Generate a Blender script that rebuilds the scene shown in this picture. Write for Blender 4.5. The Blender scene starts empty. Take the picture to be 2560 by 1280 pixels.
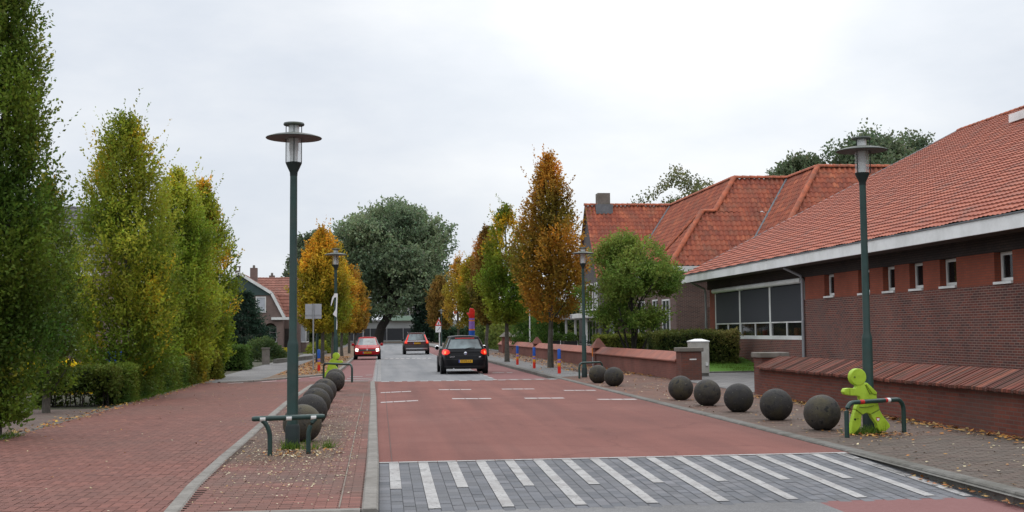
import bpy, bmesh, math, random
import numpy as np
from mathutils import Vector, Matrix

random.seed(7)
RNG = np.random.default_rng(7)
PI = math.pi
scene = bpy.context.scene
COL = scene.collection

# ------------------------------------------------------------------ helpers
def tag(o, label=None, cat=None, group=None, kind=None):
    if label: o['label'] = label
    if cat: o['category'] = cat
    if group: o['group'] = group
    if kind: o['kind'] = kind
    return o

WLOC = {}
def thing(name, label, cat, loc=(0, 0, 0), rz=0.0, group=None):
    o = bpy.data.objects.new(name, None)
    COL.objects.link(o)
    o.empty_display_size = 0.3
    o.location = loc
    o.rotation_euler = (0, 0, rz)
    WLOC[o.name] = Vector(loc)
    return tag(o, label, cat, group)

def copy_tree(o, parent=None):
    c = o.copy()
    COL.objects.link(c)
    if parent is not None:
        c.parent = parent
    for ch in o.children:
        copy_tree(ch, c)
    return c

def copy_thing(o, loc, rz, label, scale=1.0):
    c = copy_tree(o)
    c.location = loc
    c.rotation_euler = (0, 0, rz)
    c.scale = (scale,) * 3
    c['label'] = label
    return c

def link_mesh(name, me, mat, parent=None, smooth=False, world=False):
    """world=True: the vertices are in world space, move them under the parent's origin"""
    if world and parent is not None:
        L = WLOC[parent.name]
        me.transform(Matrix.Translation(-L))
    if mat is not None and not me.materials:
        me.materials.append(mat)
    if smooth:
        me.polygons.foreach_set('use_smooth', [True] * len(me.polygons))
    o = bpy.data.objects.new(name, me)
    COL.objects.link(o)
    if parent is not None:
        o.parent = parent
        WLOC[o.name] = WLOC.get(parent.name, Vector((0, 0, 0)))
    else:
        WLOC[o.name] = Vector((0, 0, 0))
    return o

class MB:
    def __init__(s):
        s.v = []; s.f = []
    def add(s, vs, fs):
        n = len(s.v)
        s.v += [tuple(v) for v in vs]
        s.f += [tuple(i + n for i in f) for f in fs]
        return s
    def box(s, x0, x1, y0, y1, z0, z1):
        vs = [(x, y, z) for z in (z0, z1) for (x, y) in ((x0, y0), (x1, y0), (x1, y1), (x0, y1))]
        return s.add(vs, [(3, 2, 1, 0), (4, 5, 6, 7), (0, 1, 5, 4), (1, 2, 6, 5), (2, 3, 7, 6), (3, 0, 4, 7)])
    def prism(s, poly, z0, z1):
        n = len(poly)
        vs = [(p[0], p[1], z0) for p in poly] + [(p[0], p[1], z1) for p in poly]
        fs = [tuple(range(n - 1, -1, -1)), tuple(range(n, 2 * n))]
        fs += [(i, (i + 1) % n, n + (i + 1) % n, n + i) for i in range(n)]
        return s.add(vs, fs)
    def prism_dir(s, pts, d):
        n = len(pts); d = Vector(d)
        vs = [Vector(p) for p in pts] + [Vector(p) + d for p in pts]
        fs = [tuple(range(n - 1, -1, -1)), tuple(range(n, 2 * n))]
        fs += [(i, (i + 1) % n, n + (i + 1) % n, n + i) for i in range(n)]
        return s.add(vs, fs)
    def quad(s, *p):
        return s.add(p, [tuple(range(len(p)))])
    def tube(s, path, r, n=10, cap=True):
        path = [Vector(p) for p in path]
        rs = r if isinstance(r, (list, tuple)) else [r] * len(path)
        rings = []
        for i, p in enumerate(path):
            t = (path[min(i + 1, len(path) - 1)] - path[max(i - 1, 0)]).normalized()
            a = Vector((0, 0, 1)) if abs(t.z) < 0.9 else Vector((1, 0, 0))
            u = t.cross(a).normalized(); w = t.cross(u)
            rings.append([p + (u * math.cos(2 * PI * k / n) + w * math.sin(2 * PI * k / n)) * rs[i] for k in range(n)])
        vs = [v for ring in rings for v in ring]
        fs = []
        for i in range(len(path) - 1):
            for k in range(n):
                k2 = (k + 1) % n
                fs.append((i * n + k, i * n + k2, (i + 1) * n + k2, (i + 1) * n + k))
        if cap:
            fs.append(tuple(range(n - 1, -1, -1)))
            fs.append(tuple((len(path) - 1) * n + k for k in range(n)))
        return s.add(vs, fs)
    def lathe(s, prof, c=(0, 0, 0), n=24, axis='z'):
        vs = []
        for (r, h) in prof:
            for k in range(n):
                a = 2 * PI * k / n
                if axis == 'z': vs.append((c[0] + r * math.cos(a), c[1] + r * math.sin(a), c[2] + h))
                elif axis == 'x': vs.append((c[0] + h, c[1] + r * math.cos(a), c[2] + r * math.sin(a)))
                else: vs.append((c[0] + r * math.sin(a), c[1] + h, c[2] + r * math.cos(a)))
        fs = []
        m = len(prof)
        for i in range(m - 1):
            for k in range(n):
                k2 = (k + 1) % n
                fs.append((i * n + k, i * n + k2, (i + 1) * n + k2, (i + 1) * n + k))
        if prof[0][0] > 1e-4: fs.append(tuple(range(n - 1, -1, -1)))
        if prof[-1][0] > 1e-4: fs.append(tuple((m - 1) * n + k for k in range(n)))
        return s.add(vs, fs)
    def mesh(s, name, bevel=0, seg=2):
        me = bpy.data.meshes.new(name)
        me.from_pydata(s.v, [], s.f)
        bm = bmesh.new(); bm.from_mesh(me)
        bmesh.ops.remove_doubles(bm, verts=bm.verts, dist=1e-5)
        bmesh.ops.recalc_face_normals(bm, faces=bm.faces)
        if bevel:
            es = [e for e in bm.edges if len(e.link_faces) == 2 and e.calc_face_angle(0) > 0.5]
            bmesh.ops.bevel(bm, geom=es, offset=bevel, segments=seg, affect='EDGES', profile=0.6)
        bm.to_mesh(me); bm.free()
        return me
    def build(s, name, mat, parent=None, bevel=0, smooth=False, world=True, seg=2):
        o = link_mesh(name, s.mesh(name, bevel, seg), mat, parent, False, world)
        if smooth:
            me = o.data
            me.polygons.foreach_set('use_smooth', [True] * len(me.polygons))
            try: me.set_sharp_from_angle(angle=math.radians(40))
            except Exception: pass
        return o

# ------------------------------------------------------------------ materials
def nodes_mat(name):
    m = bpy.data.materials.new(name)
    m.use_nodes = True
    nt = m.node_tree
    b = nt.nodes.get('Principled BSDF')
    return m, nt, b
def N(nt, t, **kw):
    n = nt.nodes.new(t)
    for k, v in kw.items():
        if k.startswith('i_'):
            key = k[2:]
            key = int(key) if key.isdigit() else key.replace('_', ' ')
            n.inputs[key].default_value = v
        else: setattr(n, k, v)
    return n
def c4(c): return (c[0], c[1], c[2], 1)
def ramp(nt, fac, stops):
    r = N(nt, 'ShaderNodeValToRGB')
    cr = r.color_ramp
    while len(cr.elements) < len(stops): cr.elements.new(0.5)
    for e, (p, c) in zip(cr.elements, stops):
        e.position = p; e.color = c4(c)
    nt.links.new(fac, r.inputs[0])
    return r.outputs[0]
def noise(nt, vec, scale, detail=4, rough=0.6):
    n = N(nt, 'ShaderNodeTexNoise'); n.inputs['Scale'].default_value = scale
    n.inputs['Detail'].default_value = detail; n.inputs['Roughness'].default_value = rough
    nt.links.new(vec, n.inputs['Vector']); return n.outputs[0]
def geo_pos(nt): return N(nt, 'ShaderNodeNewGeometry').outputs['Position']
def mixc(nt, a, b, fac, mode='MIX'):
    m = N(nt, 'ShaderNodeMix', data_type='RGBA', blend_type=mode)
    for s, x in ((m.inputs[6], a), (m.inputs[7], b), (m.inputs[0], fac)):
        if isinstance(x, (tuple, list)): s.default_value = c4(x)
        elif isinstance(x, (int, float)): s.default_value = x
        else: nt.links.new(x, s)
    return m.outputs[2]
def bump(nt, b, h, strength=0.3, dist=0.01):
    n = N(nt, 'ShaderNodeBump'); n.inputs['Strength'].default_value = strength; n.inputs['Distance'].default_value = dist
    nt.links.new(h, n.inputs['Height']); nt.links.new(n.outputs[0], b.inputs['Normal'])

def plain(name, c, rough=0.6, var=0.15, scale=6, metal=0.0, bmp=0.0, dirt=None, dscale=1.5, spec=0.4, coat=0):
    m, nt, b = nodes_mat(name)
    p = geo_pos(nt)
    n = noise(nt, p, scale)
    col = ramp(nt, n, [(0.3, tuple(x * (1 - var) for x in c)), (0.7, tuple(min(1, x * (1 + var)) for x in c))])
    if dirt:
        d = noise(nt, p, dscale, 6, 0.7)
        f = ramp(nt, d, [(0.45, (0, 0, 0)), (0.7, (1, 1, 1))])
        col = mixc(nt, col, dirt, f)
    nt.links.new(col, b.inputs['Base Color'])
    b.inputs['Roughness'].default_value = rough
    b.inputs['Metallic'].default_value = metal
    b.inputs['Specular IOR Level'].default_value = spec
    b.inputs['Coat Weight'].default_value = coat
    if bmp: bump(nt, b, noise(nt, p, scale * 6), bmp)
    return m

def uvpos(nt, ux, uy, vz, vy=0, vx=0):
    """vector (u,v,0) from world position: u = ux*x+uy*y, v = vz*z+vy*y+vx*x"""
    p = geo_pos(nt)
    out = []
    for k in ((ux, uy, 0), (vx, vy, vz)):
        d = N(nt, 'ShaderNodeVectorMath', operation='DOT_PRODUCT'); d.inputs[1].default_value = k
        nt.links.new(p, d.inputs[0]); out.append(d.outputs['Value'])
    c = N(nt, 'ShaderNodeCombineXYZ')
    nt.links.new(out[0], c.inputs[0]); nt.links.new(out[1], c.inputs[1])
    return c.outputs[0]

def brick_mat(name, c1, c2, mortar, vec_k=(1, 1, 1), w=0.22, h=0.0625, ms=0.011, rough=0.85, third=None, stain=None, bmp=0.4):
    m, nt, b = nodes_mat(name)
    v = uvpos(nt, vec_k[0], vec_k[1], vec_k[2]) if len(vec_k) == 3 else uvpos(nt, *vec_k)
    t = N(nt, 'ShaderNodeTexBrick')
    t.inputs['Scale'].default_value = 1.0
    t.inputs['Brick Width'].default_value = w; t.inputs['Row Height'].default_value = h
    t.inputs['Mortar Size'].default_value = ms; t.inputs['Mortar Smooth'].default_value = 0.2
    t.inputs['Bias'].default_value = 0.0
    t.inputs['Color1'].default_value = c4(c1); t.inputs['Color2'].default_value = c4(c2); t.inputs['Mortar'].default_value = c4(mortar)
    nt.links.new(v, t.inputs['Vector'])
    col = t.outputs[0]
    n1 = noise(nt, geo_pos(nt), 0.8, 5)
    f = ramp(nt, n1, [(0.35, (0.72, 0.72, 0.74)), (0.7, (1.15, 1.12, 1.1))])
    col = mixc(nt, col, f, 0.8, 'MULTIPLY')
    if stain:
        n2 = noise(nt, geo_pos(nt), 0.35, 6, 0.7)
        f2 = ramp(nt, n2, [(0.5, (0, 0, 0)), (0.75, (0.7, 0.7, 0.7))])
        col = mixc(nt, col, stain, f2)
    nt.links.new(col, b.inputs['Base Color'])
    b.inputs['Roughness'].default_value = rough
    b.inputs['Specular IOR Level'].default_value = 0.25
    inv = N(nt, 'ShaderNodeMath', operation='SUBTRACT'); inv.inputs[0].default_value = 1
    nt.links.new(t.outputs[1], inv.inputs[1])
    bump(nt, b, inv.outputs[0], bmp, 0.008)
    return m

def attr_mat(name, rough=0.85, transl=0.0, bmpscale=0, gain=1.0, spec=0.3, dirt=None, dirtscale=0.6):
    m, nt, b = nodes_mat(name)
    a = N(nt, 'ShaderNodeAttribute', attribute_name='Col')
    col = a.outputs['Color']
    if dirt:
        n2 = noise(nt, geo_pos(nt), dirtscale, 6, 0.65)
        f2 = ramp(nt, n2, [(0.42, (0, 0, 0)), (0.72, (0.75, 0.75, 0.75))])
        col = mixc(nt, col, dirt, f2)
    nt.links.new(col, b.inputs['Base Color'])
    b.inputs['Roughness'].default_value = rough
    b.inputs['Specular IOR Level'].default_value = spec
    if bmpscale: bump(nt, b, noise(nt, geo_pos(nt), bmpscale, 5), 0.35, 0.006)
    if transl:
        t = N(nt, 'ShaderNodeBsdfTranslucent'); nt.links.new(col, t.inputs[0])
        mx = N(nt, 'ShaderNodeMixShader'); mx.inputs[0].default_value = transl
        nt.links.new(b.outputs[0], mx.inputs[1]); nt.links.new(t.outputs[0], mx.inputs[2])
        nt.links.new(mx.outputs[0], nt.nodes['Material Output'].inputs[0])
    return m

def tile_mat(name, stops, moss=None, mosslvl=0.6, rough=0.7, lipd=0.85):
    m, nt, b = nodes_mat(name)
    uv = N(nt, 'ShaderNodeUVMap', uv_map='UVMap')
    fl = N(nt, 'ShaderNodeVectorMath', operation='FLOOR'); nt.links.new(uv.outputs[0], fl.inputs[0])
    wn = N(nt, 'ShaderNodeTexWhiteNoise', noise_dimensions='2D'); nt.links.new(fl.outputs[0], wn.inputs[0])
    big = noise(nt, geo_pos(nt), 0.5, 5, 0.65)
    mx = N(nt, 'ShaderNodeMath', operation='MULTIPLY_ADD'); mx.inputs[1].default_value = 0.45
    nt.links.new(wn.outputs[0], mx.inputs[0])
    sc = N(nt, 'ShaderNodeMath', operation='MULTIPLY'); sc.inputs[1].default_value = 0.55; nt.links.new(big, sc.inputs[0])
    nt.links.new(sc.outputs[0], mx.inputs[2])
    col = ramp(nt, mx.outputs[0], stops)
    # darker along the lower and upper edge of every tile
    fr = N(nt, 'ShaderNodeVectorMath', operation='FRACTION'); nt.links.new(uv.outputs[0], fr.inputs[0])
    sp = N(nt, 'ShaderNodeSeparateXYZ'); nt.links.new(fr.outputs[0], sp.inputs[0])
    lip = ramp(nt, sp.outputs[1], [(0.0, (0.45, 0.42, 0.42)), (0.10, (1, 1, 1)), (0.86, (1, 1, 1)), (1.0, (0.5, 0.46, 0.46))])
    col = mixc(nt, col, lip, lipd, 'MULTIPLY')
    if moss:
        n2 = noise(nt, geo_pos(nt), 1.3, 8, 0.75)
        f2 = ramp(nt, n2, [(mosslvl - 0.08, (0, 0, 0)), (mosslvl + 0.12, (0.8, 0.8, 0.8))])
        col = mixc(nt, col, moss, f2)
    nt.links.new(col, b.inputs['Base Color'])
    b.inputs['Roughness'].default_value = rough
    b.inputs['Specular IOR Level'].default_value = 0.3
    bump(nt, b, noise(nt, geo_pos(nt), 30, 3), 0.2, 0.005)
    return m

def glass_mat(name, tint=(0.02, 0.025, 0.03), rough=0.04):
    m, nt, b = nodes_mat(name)
    p = geo_pos(nt)
    n = noise(nt, p, 1.2, 3)
    col = ramp(nt, n, [(0.35, tuple(x * 0.5 for x in tint)), (0.7, tuple(x * 2.2 for x in tint))])
    nt.links.new(col, b.inputs['Base Color'])
    b.inputs['Roughness'].default_value = rough
    b.inputs['Specular IOR Level'].default_value = 0.7
    bump(nt, b, noise(nt, p, 0.9, 1), 0.06, 0.05)
    return m

def emis(name, c, e, base=None):
    m, nt, b = nodes_mat(name)
    b.inputs['Base Color'].default_value = c4(base or c)
    b.inputs['Emission Color'].default_value = c4(c)
    b.inputs['Emission Strength'].default_value = e
    b.inputs['Roughness'].default_value = 0.15
    return m

M = {}
M['white'] = plain('white_paint', (0.72, 0.72, 0.70), 0.45, 0.06, 2, dirt=(0.5, 0.5, 0.47), dscale=0.7)
M['fascia'] = plain('fascia_board', (0.80, 0.81, 0.80), 0.5, 0.04, 1.2, dirt=(0.62, 0.63, 0.61), dscale=0.8)
M['soffit'] = plain('soffit', (0.10, 0.075, 0.065), 0.8)
M['wing_brick'] = brick_mat('wing_brick', (0.185, 0.056, 0.040), (0.088, 0.044, 0.040), (0.27, 0.19, 0.16), stain=(0.145, 0.092, 0.08), ms=0.0085)
M['wing_dark'] = brick_mat('wing_dark_brick', (0.062, 0.044, 0.04), (0.045, 0.036, 0.036), (0.03, 0.025, 0.022))
M['band_brick'] = brick_mat('band_brick', (0.29, 0.076, 0.042), (0.25, 0.068, 0.04), (0.17, 0.07, 0.05), ms=0.008)
M['old_brick'] = brick_mat('old_brick', (0.155, 0.085, 0.068), (0.095, 0.060, 0.052), (0.23, 0.18, 0.155))
M['gable_brick'] = brick_mat('gable_brick', (0.11, 0.095, 0.09), (0.08, 0.072, 0.07), (0.14, 0.125, 0.12))
M['house_brick'] = brick_mat('house_brick', (0.19, 0.13, 0.11), (0.155, 0.11, 0.095), (0.20, 0.155, 0.14))
M['fence_brick'] = brick_mat('fence_brick', (0.20, 0.058, 0.038), (0.13, 0.046, 0.035), (0.13, 0.085, 0.07), stain=(0.085, 0.062, 0.052), ms=0.008)
M['fence_brick2'] = brick_mat('fence_brick_far', (0.23, 0.088, 0.068), (0.19, 0.078, 0.062), (0.20, 0.11, 0.09), ms=0.007)
M['coping2'] = plain('smooth_coping', (0.30, 0.105, 0.072), 0.75, 0.18, 2.5, bmp=0.2, dirt=(0.2, 0.09, 0.07), dscale=1.0)
M['stone_cap'] = plain('stone_cap', (0.17, 0.15, 0.13), 0.9, 0.35, 5, bmp=0.5, dirt=(0.09, 0.085, 0.06), dscale=2.5)
M['tiles_new'] = tile_mat('wing_tiles', [(0.15, (0.265, 0.058, 0.028)), (0.5, (0.325, 0.077, 0.037)), (0.85, (0.39, 0.106, 0.051))], moss=(0.115, 0.058, 0.045), mosslvl=0.585)
M['tiles_old'] = tile_mat('old_tiles', [(0.2, (0.195, 0.052, 0.033)), (0.45, (0.28, 0.074, 0.041)), (0.68, (0.37, 0.101, 0.051)), (0.9, (0.56, 0.20, 0.095))], moss=(0.20, 0.095, 0.062), mosslvl=0.55, lipd=0.5)
M['tiles_house'] = tile_mat('house_tiles', [(0.1, (0.17, 0.065, 0.045)), (0.9, (0.29, 0.12, 0.085))], moss=(0.14, 0.09, 0.07), mosslvl=0.6)
M['tiles_grey'] = tile_mat('grey_tiles', [(0.1, (0.06, 0.06, 0.065)), (0.9, (0.12, 0.115, 0.12))])
M['ridge'] = plain('ridge_tile', (0.38, 0.10, 0.045), 0.75, 0.35, 3.5, bmp=0.2, dirt=(0.2, 0.08, 0.05), dscale=2)
M['lead'] = plain('lead_flashing', (0.13, 0.14, 0.15), 0.6, 0.2)
M['green_paint'] = plain('dark_green_paint', (0.016, 0.045, 0.039), 0.42, 0.25, 5, dirt=(0.03, 0.05, 0.043), dscale=3)
M['green_dark'] = plain('green_base', (0.009, 0.018, 0.017), 0.6, 0.3, 5)
M['disc'] = plain('lamp_disc', (0.075, 0.085, 0.08), 0.55, 0.3, 4, dirt=(0.06, 0.07, 0.035), dscale=4)
M['disc_under'] = plain('lamp_disc_under', (0.12, 0.128, 0.13), 0.7, 0.1)
M['louvre'] = plain('lamp_louvre', (0.62, 0.63, 0.62), 0.35, 0.05)
M['kid'] = plain('lime_plastic', (0.38, 0.55, 0.045), 0.5, 0.06, 4, dirt=(0.26, 0.38, 0.02), dscale=5, spec=0.25)
M['kid_line'] = plain('lime_dark_line', (0.12, 0.17, 0.01), 0.5)  # darker lime green for the eye and seams
M['black'] = plain('black_print', (0.012, 0.012, 0.014), 0.5)
M['red'] = plain('red_print', (0.45, 0.02, 0.015), 0.5)
M['blue'] = plain('blue_paint', (0.008, 0.075, 0.36), 0.4, 0.1)
M['redp'] = plain('red_paint', (0.60, 0.022, 0.012), 0.4, 0.1)
M['yellow'] = plain('yellow_paint', (0.62, 0.30, 0.02), 0.4, 0.1)
M['orange'] = plain('orange_paint', (0.58, 0.16, 0.02), 0.4, 0.1)
M['purple'] = plain('purple_paint', (0.22, 0.12, 0.38), 0.4, 0.1)
M['grey_metal'] = plain('grey_metal', (0.28, 0.29, 0.30), 0.45, 0.1, metal=0.3)
M['sign_back'] = plain('sign_back', (0.34, 0.35, 0.37), 0.5, 0.06)
M['plastic_white'] = plain('white_tape', (0.75, 0.75, 0.76), 0.4, 0.05)
M['cabinet'] = plain('cabinet_grey', (0.42, 0.41, 0.37), 0.5, 0.05, dirt=(0.33, 0.31, 0.27), dscale=2)
M['conc'] = plain('kerb_concrete', (0.205, 0.19, 0.17), 0.9, 0.18, 9, bmp=0.6, dirt=(0.135, 0.122, 0.105), dscale=1.6)
M['conc_dark'] = plain('kerb_dark', (0.135, 0.128, 0.115), 0.9, 0.25, 7, bmp=0.5, dirt=(0.075, 0.07, 0.055), dscale=1.2)
M['line'] = plain('road_paint', (0.36, 0.35, 0.34), 0.8, 0.12, 9, bmp=0.4, dirt=(0.255, 0.24, 0.23), dscale=3, spec=0.2)
M['line_worn'] = plain('road_paint_worn', (0.43, 0.40, 0.385), 0.8, 0.25, 9, dirt=(0.29, 0.20, 0.19), dscale=3)
M['trunk'] = plain('bark_grey', (0.085, 0.075, 0.062), 0.9, 0.35, 9, bmp=0.6, dirt=(0.05, 0.05, 0.035), dscale=3)
M['trunk_dark'] = plain('bark_dark', (0.035, 0.03, 0.026), 0.95, 0.3, 5, bmp=0.6)
M['soil'] = plain('soil', (0.075, 0.055, 0.04), 0.95, 0.35, 4, bmp=0.6)
M['tyre'] = plain('tyre_rubber', (0.008, 0.008, 0.009), 0.8, 0.2)
M['rim'] = plain('alloy_rim', (0.36, 0.37, 0.38), 0.35, 0.05, metal=0.8)
M['carglass'] = glass_mat('car_glass', (0.085, 0.11, 0.115), 0.06)  # paler blue-grey base colour stands in for reflected sky
M['pane'] = glass_mat('window_pane', (0.02, 0.023, 0.027), 0.05)
pm_, pnt_, pb_ = nodes_mat('window_pane_clear')
pb_.inputs['Base Color'].default_value = (0.015, 0.018, 0.02, 1); pb_.inputs['Roughness'].default_value = 0.03; pb_.inputs['Specular IOR Level'].default_value = 0.6
ptr_ = N(pnt_, 'ShaderNodeBsdfTransparent'); pmx_ = N(pnt_, 'ShaderNodeMixShader'); pmx_.inputs[0].default_value = 0.45
pnt_.links.new(ptr_.outputs[0], pmx_.inputs[1]); pnt_.links.new(pb_.outputs[0], pmx_.inputs[2]); pnt_.links.new(pmx_.outputs[0], pnt_.nodes['Material Output'].inputs[0])
M['pane_clear'] = pm_
M['curtain'] = plain('curtain', (0.40, 0.42, 0.45), 0.8, 0.12, 3)
M['screen'] = plain('sun_screen', (0.040, 0.043, 0.050), 0.85, 0.10, 60)
M['plate'] = plain('plate_yellow', (0.60, 0.32, 0.01), 0.5, 0.04)
M['eublue'] = plain('plate_blue', (0.05, 0.10, 0.40), 0.5)
M['chrome'] = plain('chrome', (0.6, 0.6, 0.62), 0.2, 0.04, metal=0.9)
M['trim'] = plain('black_trim', (0.018, 0.018, 0.02), 0.6, 0.1)
M['leaf'] = attr_mat('foliage', 0.6, 0.42, gain=1.0, spec=0.2)
M['leaf_ground'] = attr_mat('leaf_litter', 0.8)
M['pavers'] = attr_mat('clay_pavers', 0.85, 0, 60, dirt=(0.105, 0.082, 0.068), dirtscale=0.5)
M['pavers_path'] = attr_mat('path_pavers', 0.85, 0, 60, dirt=(0.135, 0.073, 0.058), dirtscale=0.3)
M['pavers_grey'] = attr_mat('concrete_pavers', 0.8, 0, 60, dirt=(0.115, 0.115, 0.12), dirtscale=1.1)
M['tail'] = emis('brake_light', (1.0, 0.03, 0.012), 0.6, (0.4, 0.008, 0.006))
M['tail_hot'] = emis('brake_bulb', (1.0, 0.20, 0.08), 1.4)
M['head'] = emis('headlight_lit', (1.0, 0.94, 0.80), 2.0)

def car_paint(name, c):
    m = plain(name, c, 0.33, 0.08, 2, spec=0.14, coat=0.0)
    return m

def ground_mat(name, stops, scale, bscale=80, rough=0.9, big=0.25, spec=0.3, streak=False):
    m, nt, b = nodes_mat(name)
    p = geo_pos(nt)
    n1 = noise(nt, p, scale, 8, 0.75)
    n2 = noise(nt, p, big, 6, 0.65)
    mx = N(nt, 'ShaderNodeMath', operation='ADD')
    nt.links.new(n1, mx.inputs[0]); nt.links.new(n2, mx.inputs[1])
    h = N(nt, 'ShaderNodeMath', operation='MULTIPLY'); h.inputs[1].default_value = 0.5
    nt.links.new(mx.outputs[0], h.inputs[0])
    col = ramp(nt, h.outputs[0], stops)
    if streak:      # worn wheel tracks along the street, cracks and oil marks
        mp_ = N(nt, 'ShaderNodeMapping'); mp_.inputs['Scale'].default_value = (1.3, 0.05, 1); nt.links.new(p, mp_.inputs[0])
        st = ramp(nt, noise(nt, mp_.outputs[0], 1.0, 4, 0.6), [(0.34, (0.80, 0.82, 0.84)), (0.54, (1, 1, 1)), (0.70, (1.15, 1.14, 1.13))])
        col = mixc(nt, col, st, 1.0, 'MULTIPLY')
        sp_ = ramp(nt, noise(nt, p, 1.7, 7, 0.8), [(0.62, (1, 1, 1)), (0.74, (0.72, 0.70, 0.70))])
        col = mixc(nt, col, sp_, 0.8, 'MULTIPLY')
        vo = N(nt, 'ShaderNodeTexVoronoi', feature='DISTANCE_TO_EDGE'); vo.inputs['Scale'].default_value = 0.22
        wv = N(nt, 'ShaderNodeVectorMath', operation='ADD'); nt.links.new(p, wv.inputs[0])
        wn_ = N(nt, 'ShaderNodeTexNoise'); wn_.inputs['Scale'].default_value = 1.1; nt.links.new(p, wn_.inputs['Vector']); nt.links.new(wn_.outputs['Color'], wv.inputs[1])
        nt.links.new(wv.outputs[0], vo.inputs['Vector'])
        ck = ramp(nt, vo.outputs[0], [(0.0, (0.66, 0.64, 0.63)), (0.006, (1, 1, 1))])
        col = mixc(nt, col, ck, 0.6, 'MULTIPLY')
    nt.links.new(col, b.inputs['Base Color'])
    b.inputs['Roughness'].default_value = rough
    b.inputs['Specular IOR Level'].default_value = spec
    bump(nt, b, noise(nt, p, bscale, 4), 0.5, 0.006)
    return m
M['asphalt'] = ground_mat('asphalt', [(0.35, (0.155, 0.155, 0.160)), (0.5, (0.195, 0.195, 0.198)), (0.65, (0.225, 0.225, 0.228))], 14, 120, streak=True)
M['asphalt_near'] = ground_mat('asphalt_near', [(0.35, (0.085, 0.083, 0.083)), (0.5, (0.155, 0.152, 0.152)), (0.62, (0.24, 0.235, 0.23))], 55, 150)
M['red_asphalt'] = ground_mat('red_asphalt', [(0.36, (0.135, 0.050, 0.040)), (0.5, (0.172, 0.064, 0.050)), (0.62, (0.198, 0.083, 0.067))], 40, 150, big=0.35, streak=True)
M['red_lane'] = ground_mat('red_cycle_lane', [(0.35, (0.15, 0.066, 0.062)), (0.5, (0.19, 0.085, 0.08)), (0.65, (0.215, 0.105, 0.10))], 20, 120)
M['ground'] = ground_mat('ground_cover', [(0.35, (0.05, 0.06, 0.03)), (0.55, (0.08, 0.085, 0.045)), (0.7, (0.10, 0.09, 0.06))], 1.0, 10)
M['lawn'] = ground_mat('lawn', [(0.35, (0.045, 0.12, 0.012)), (0.5, (0.075, 0.17, 0.018)), (0.65, (0.10, 0.20, 0.03))], 9, 60)
M['garden'] = ground_mat('garden', [(0.35, (0.035, 0.04, 0.018)), (0.55, (0.06, 0.055, 0.035)), (0.7, (0.08, 0.085, 0.03))], 3, 20)
M['verge'] = ground_mat('leafy_verge', [(0.35, (0.09, 0.068, 0.045)), (0.5, (0.15, 0.10, 0.065)), (0.65, (0.20, 0.11, 0.055))], 6, 40)
M['pave_grey'] = brick_mat('grey_paving', (0.20, 0.195, 0.188), (0.165, 0.16, 0.155), (0.10, 0.095, 0.09), (1, 0, 0, 1, 0), 0.3, 0.3, 0.012)
M['pave_brown'] = brick_mat('brown_paving', (0.16, 0.105, 0.085), (0.125, 0.09, 0.078), (0.08, 0.065, 0.055), (1, 0, 0, 1, 0), 0.21, 0.105, 0.01, stain=(0.16, 0.14, 0.11))
M['joint'] = plain('paving_joint', (0.085, 0.062, 0.052), 0.95, 0.3, 8)
M['joint_grey'] = plain('paving_joint_grey', (0.075, 0.075, 0.078), 0.95, 0.3, 8)
def add_spots(m, scale, c, lo=.66, hi=.70):
    nt = m.node_tree; b = nt.nodes['Principled BSDF']
    src = b.inputs['Base Color'].links[0].from_socket
    f = ramp(nt, noise(nt, geo_pos(nt), scale, 3, .6), [(lo, (0, 0, 0)), (hi, (1, 1, 1))])
    nt.links.new(mixc(nt, src, c, f), b.inputs['Base Color'])
M['bollard'] = plain('bollard_concrete', (0.026, 0.0235, 0.0225), 0.75, 0.45, 9, bmp=0.8, dirt=(0.050, 0.043, 0.022), dscale=2.6)
nt_ = M['bollard'].node_tree; pb2 = nt_.nodes['Principled BSDF']
oi_ = N(nt_, 'ShaderNodeObjectInfo')
tone_ = ramp(nt_, oi_.outputs['Random'], [(0, (.7, .7, .72)), (.5, (1.05, 1.0, .92)), (1, (1.5, 1.45, 1.35))])
nt_.links.new(mixc(nt_, pb2.inputs['Base Color'].links[0].from_socket, tone_, 1.0, 'MULTIPLY'), pb2.inputs['Base Color'])
add_spots(M['kid'], 24, (.31, .44, .05), .68, .78)
add_spots(M['bollard'], 22, (0.12, 0.11, 0.09)); add_spots(M['bollard'], 9, (0.010, 0.010, 0.010), .58, .66)
add_spots(M['line'], 30, (0.16, 0.155, 0.155), .60, .66); add_spots(M['line'], 5, (0.22, 0.215, 0.21), .6, .68)

# ------------------------------------------------------------------ camera
F_PX, CAM_H = 3000.0, 1.6
yaw, pit, rol = math.atan(330 / F_PX), math.atan(190 / F_PX), 0.010
fw = Vector((math.sin(yaw) * math.cos(pit), math.cos(yaw) * math.cos(pit), math.sin(pit)))
r0 = Vector((math.cos(yaw), -math.sin(yaw), 0)); u0 = r0.cross(fw)
cr_ = r0 * math.cos(rol) - u0 * math.sin(rol)
cu_ = u0 * math.cos(rol) + r0 * math.sin(rol)
cam = bpy.data.cameras.new('camera')
cam.sensor_fit = 'HORIZONTAL'; cam.sensor_width = 36.0; cam.lens = 36.0 * F_PX / 2560
cam.clip_start = 0.1; cam.clip_end = 6000
co = bpy.data.objects.new('camera', cam); COL.objects.link(co)
Mx = Matrix((cr_, cu_, -fw)).transposed().to_4x4()
Mx.translation = Vector((0, 0, CAM_H))
co.matrix_world = Mx
scene.camera = co

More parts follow.
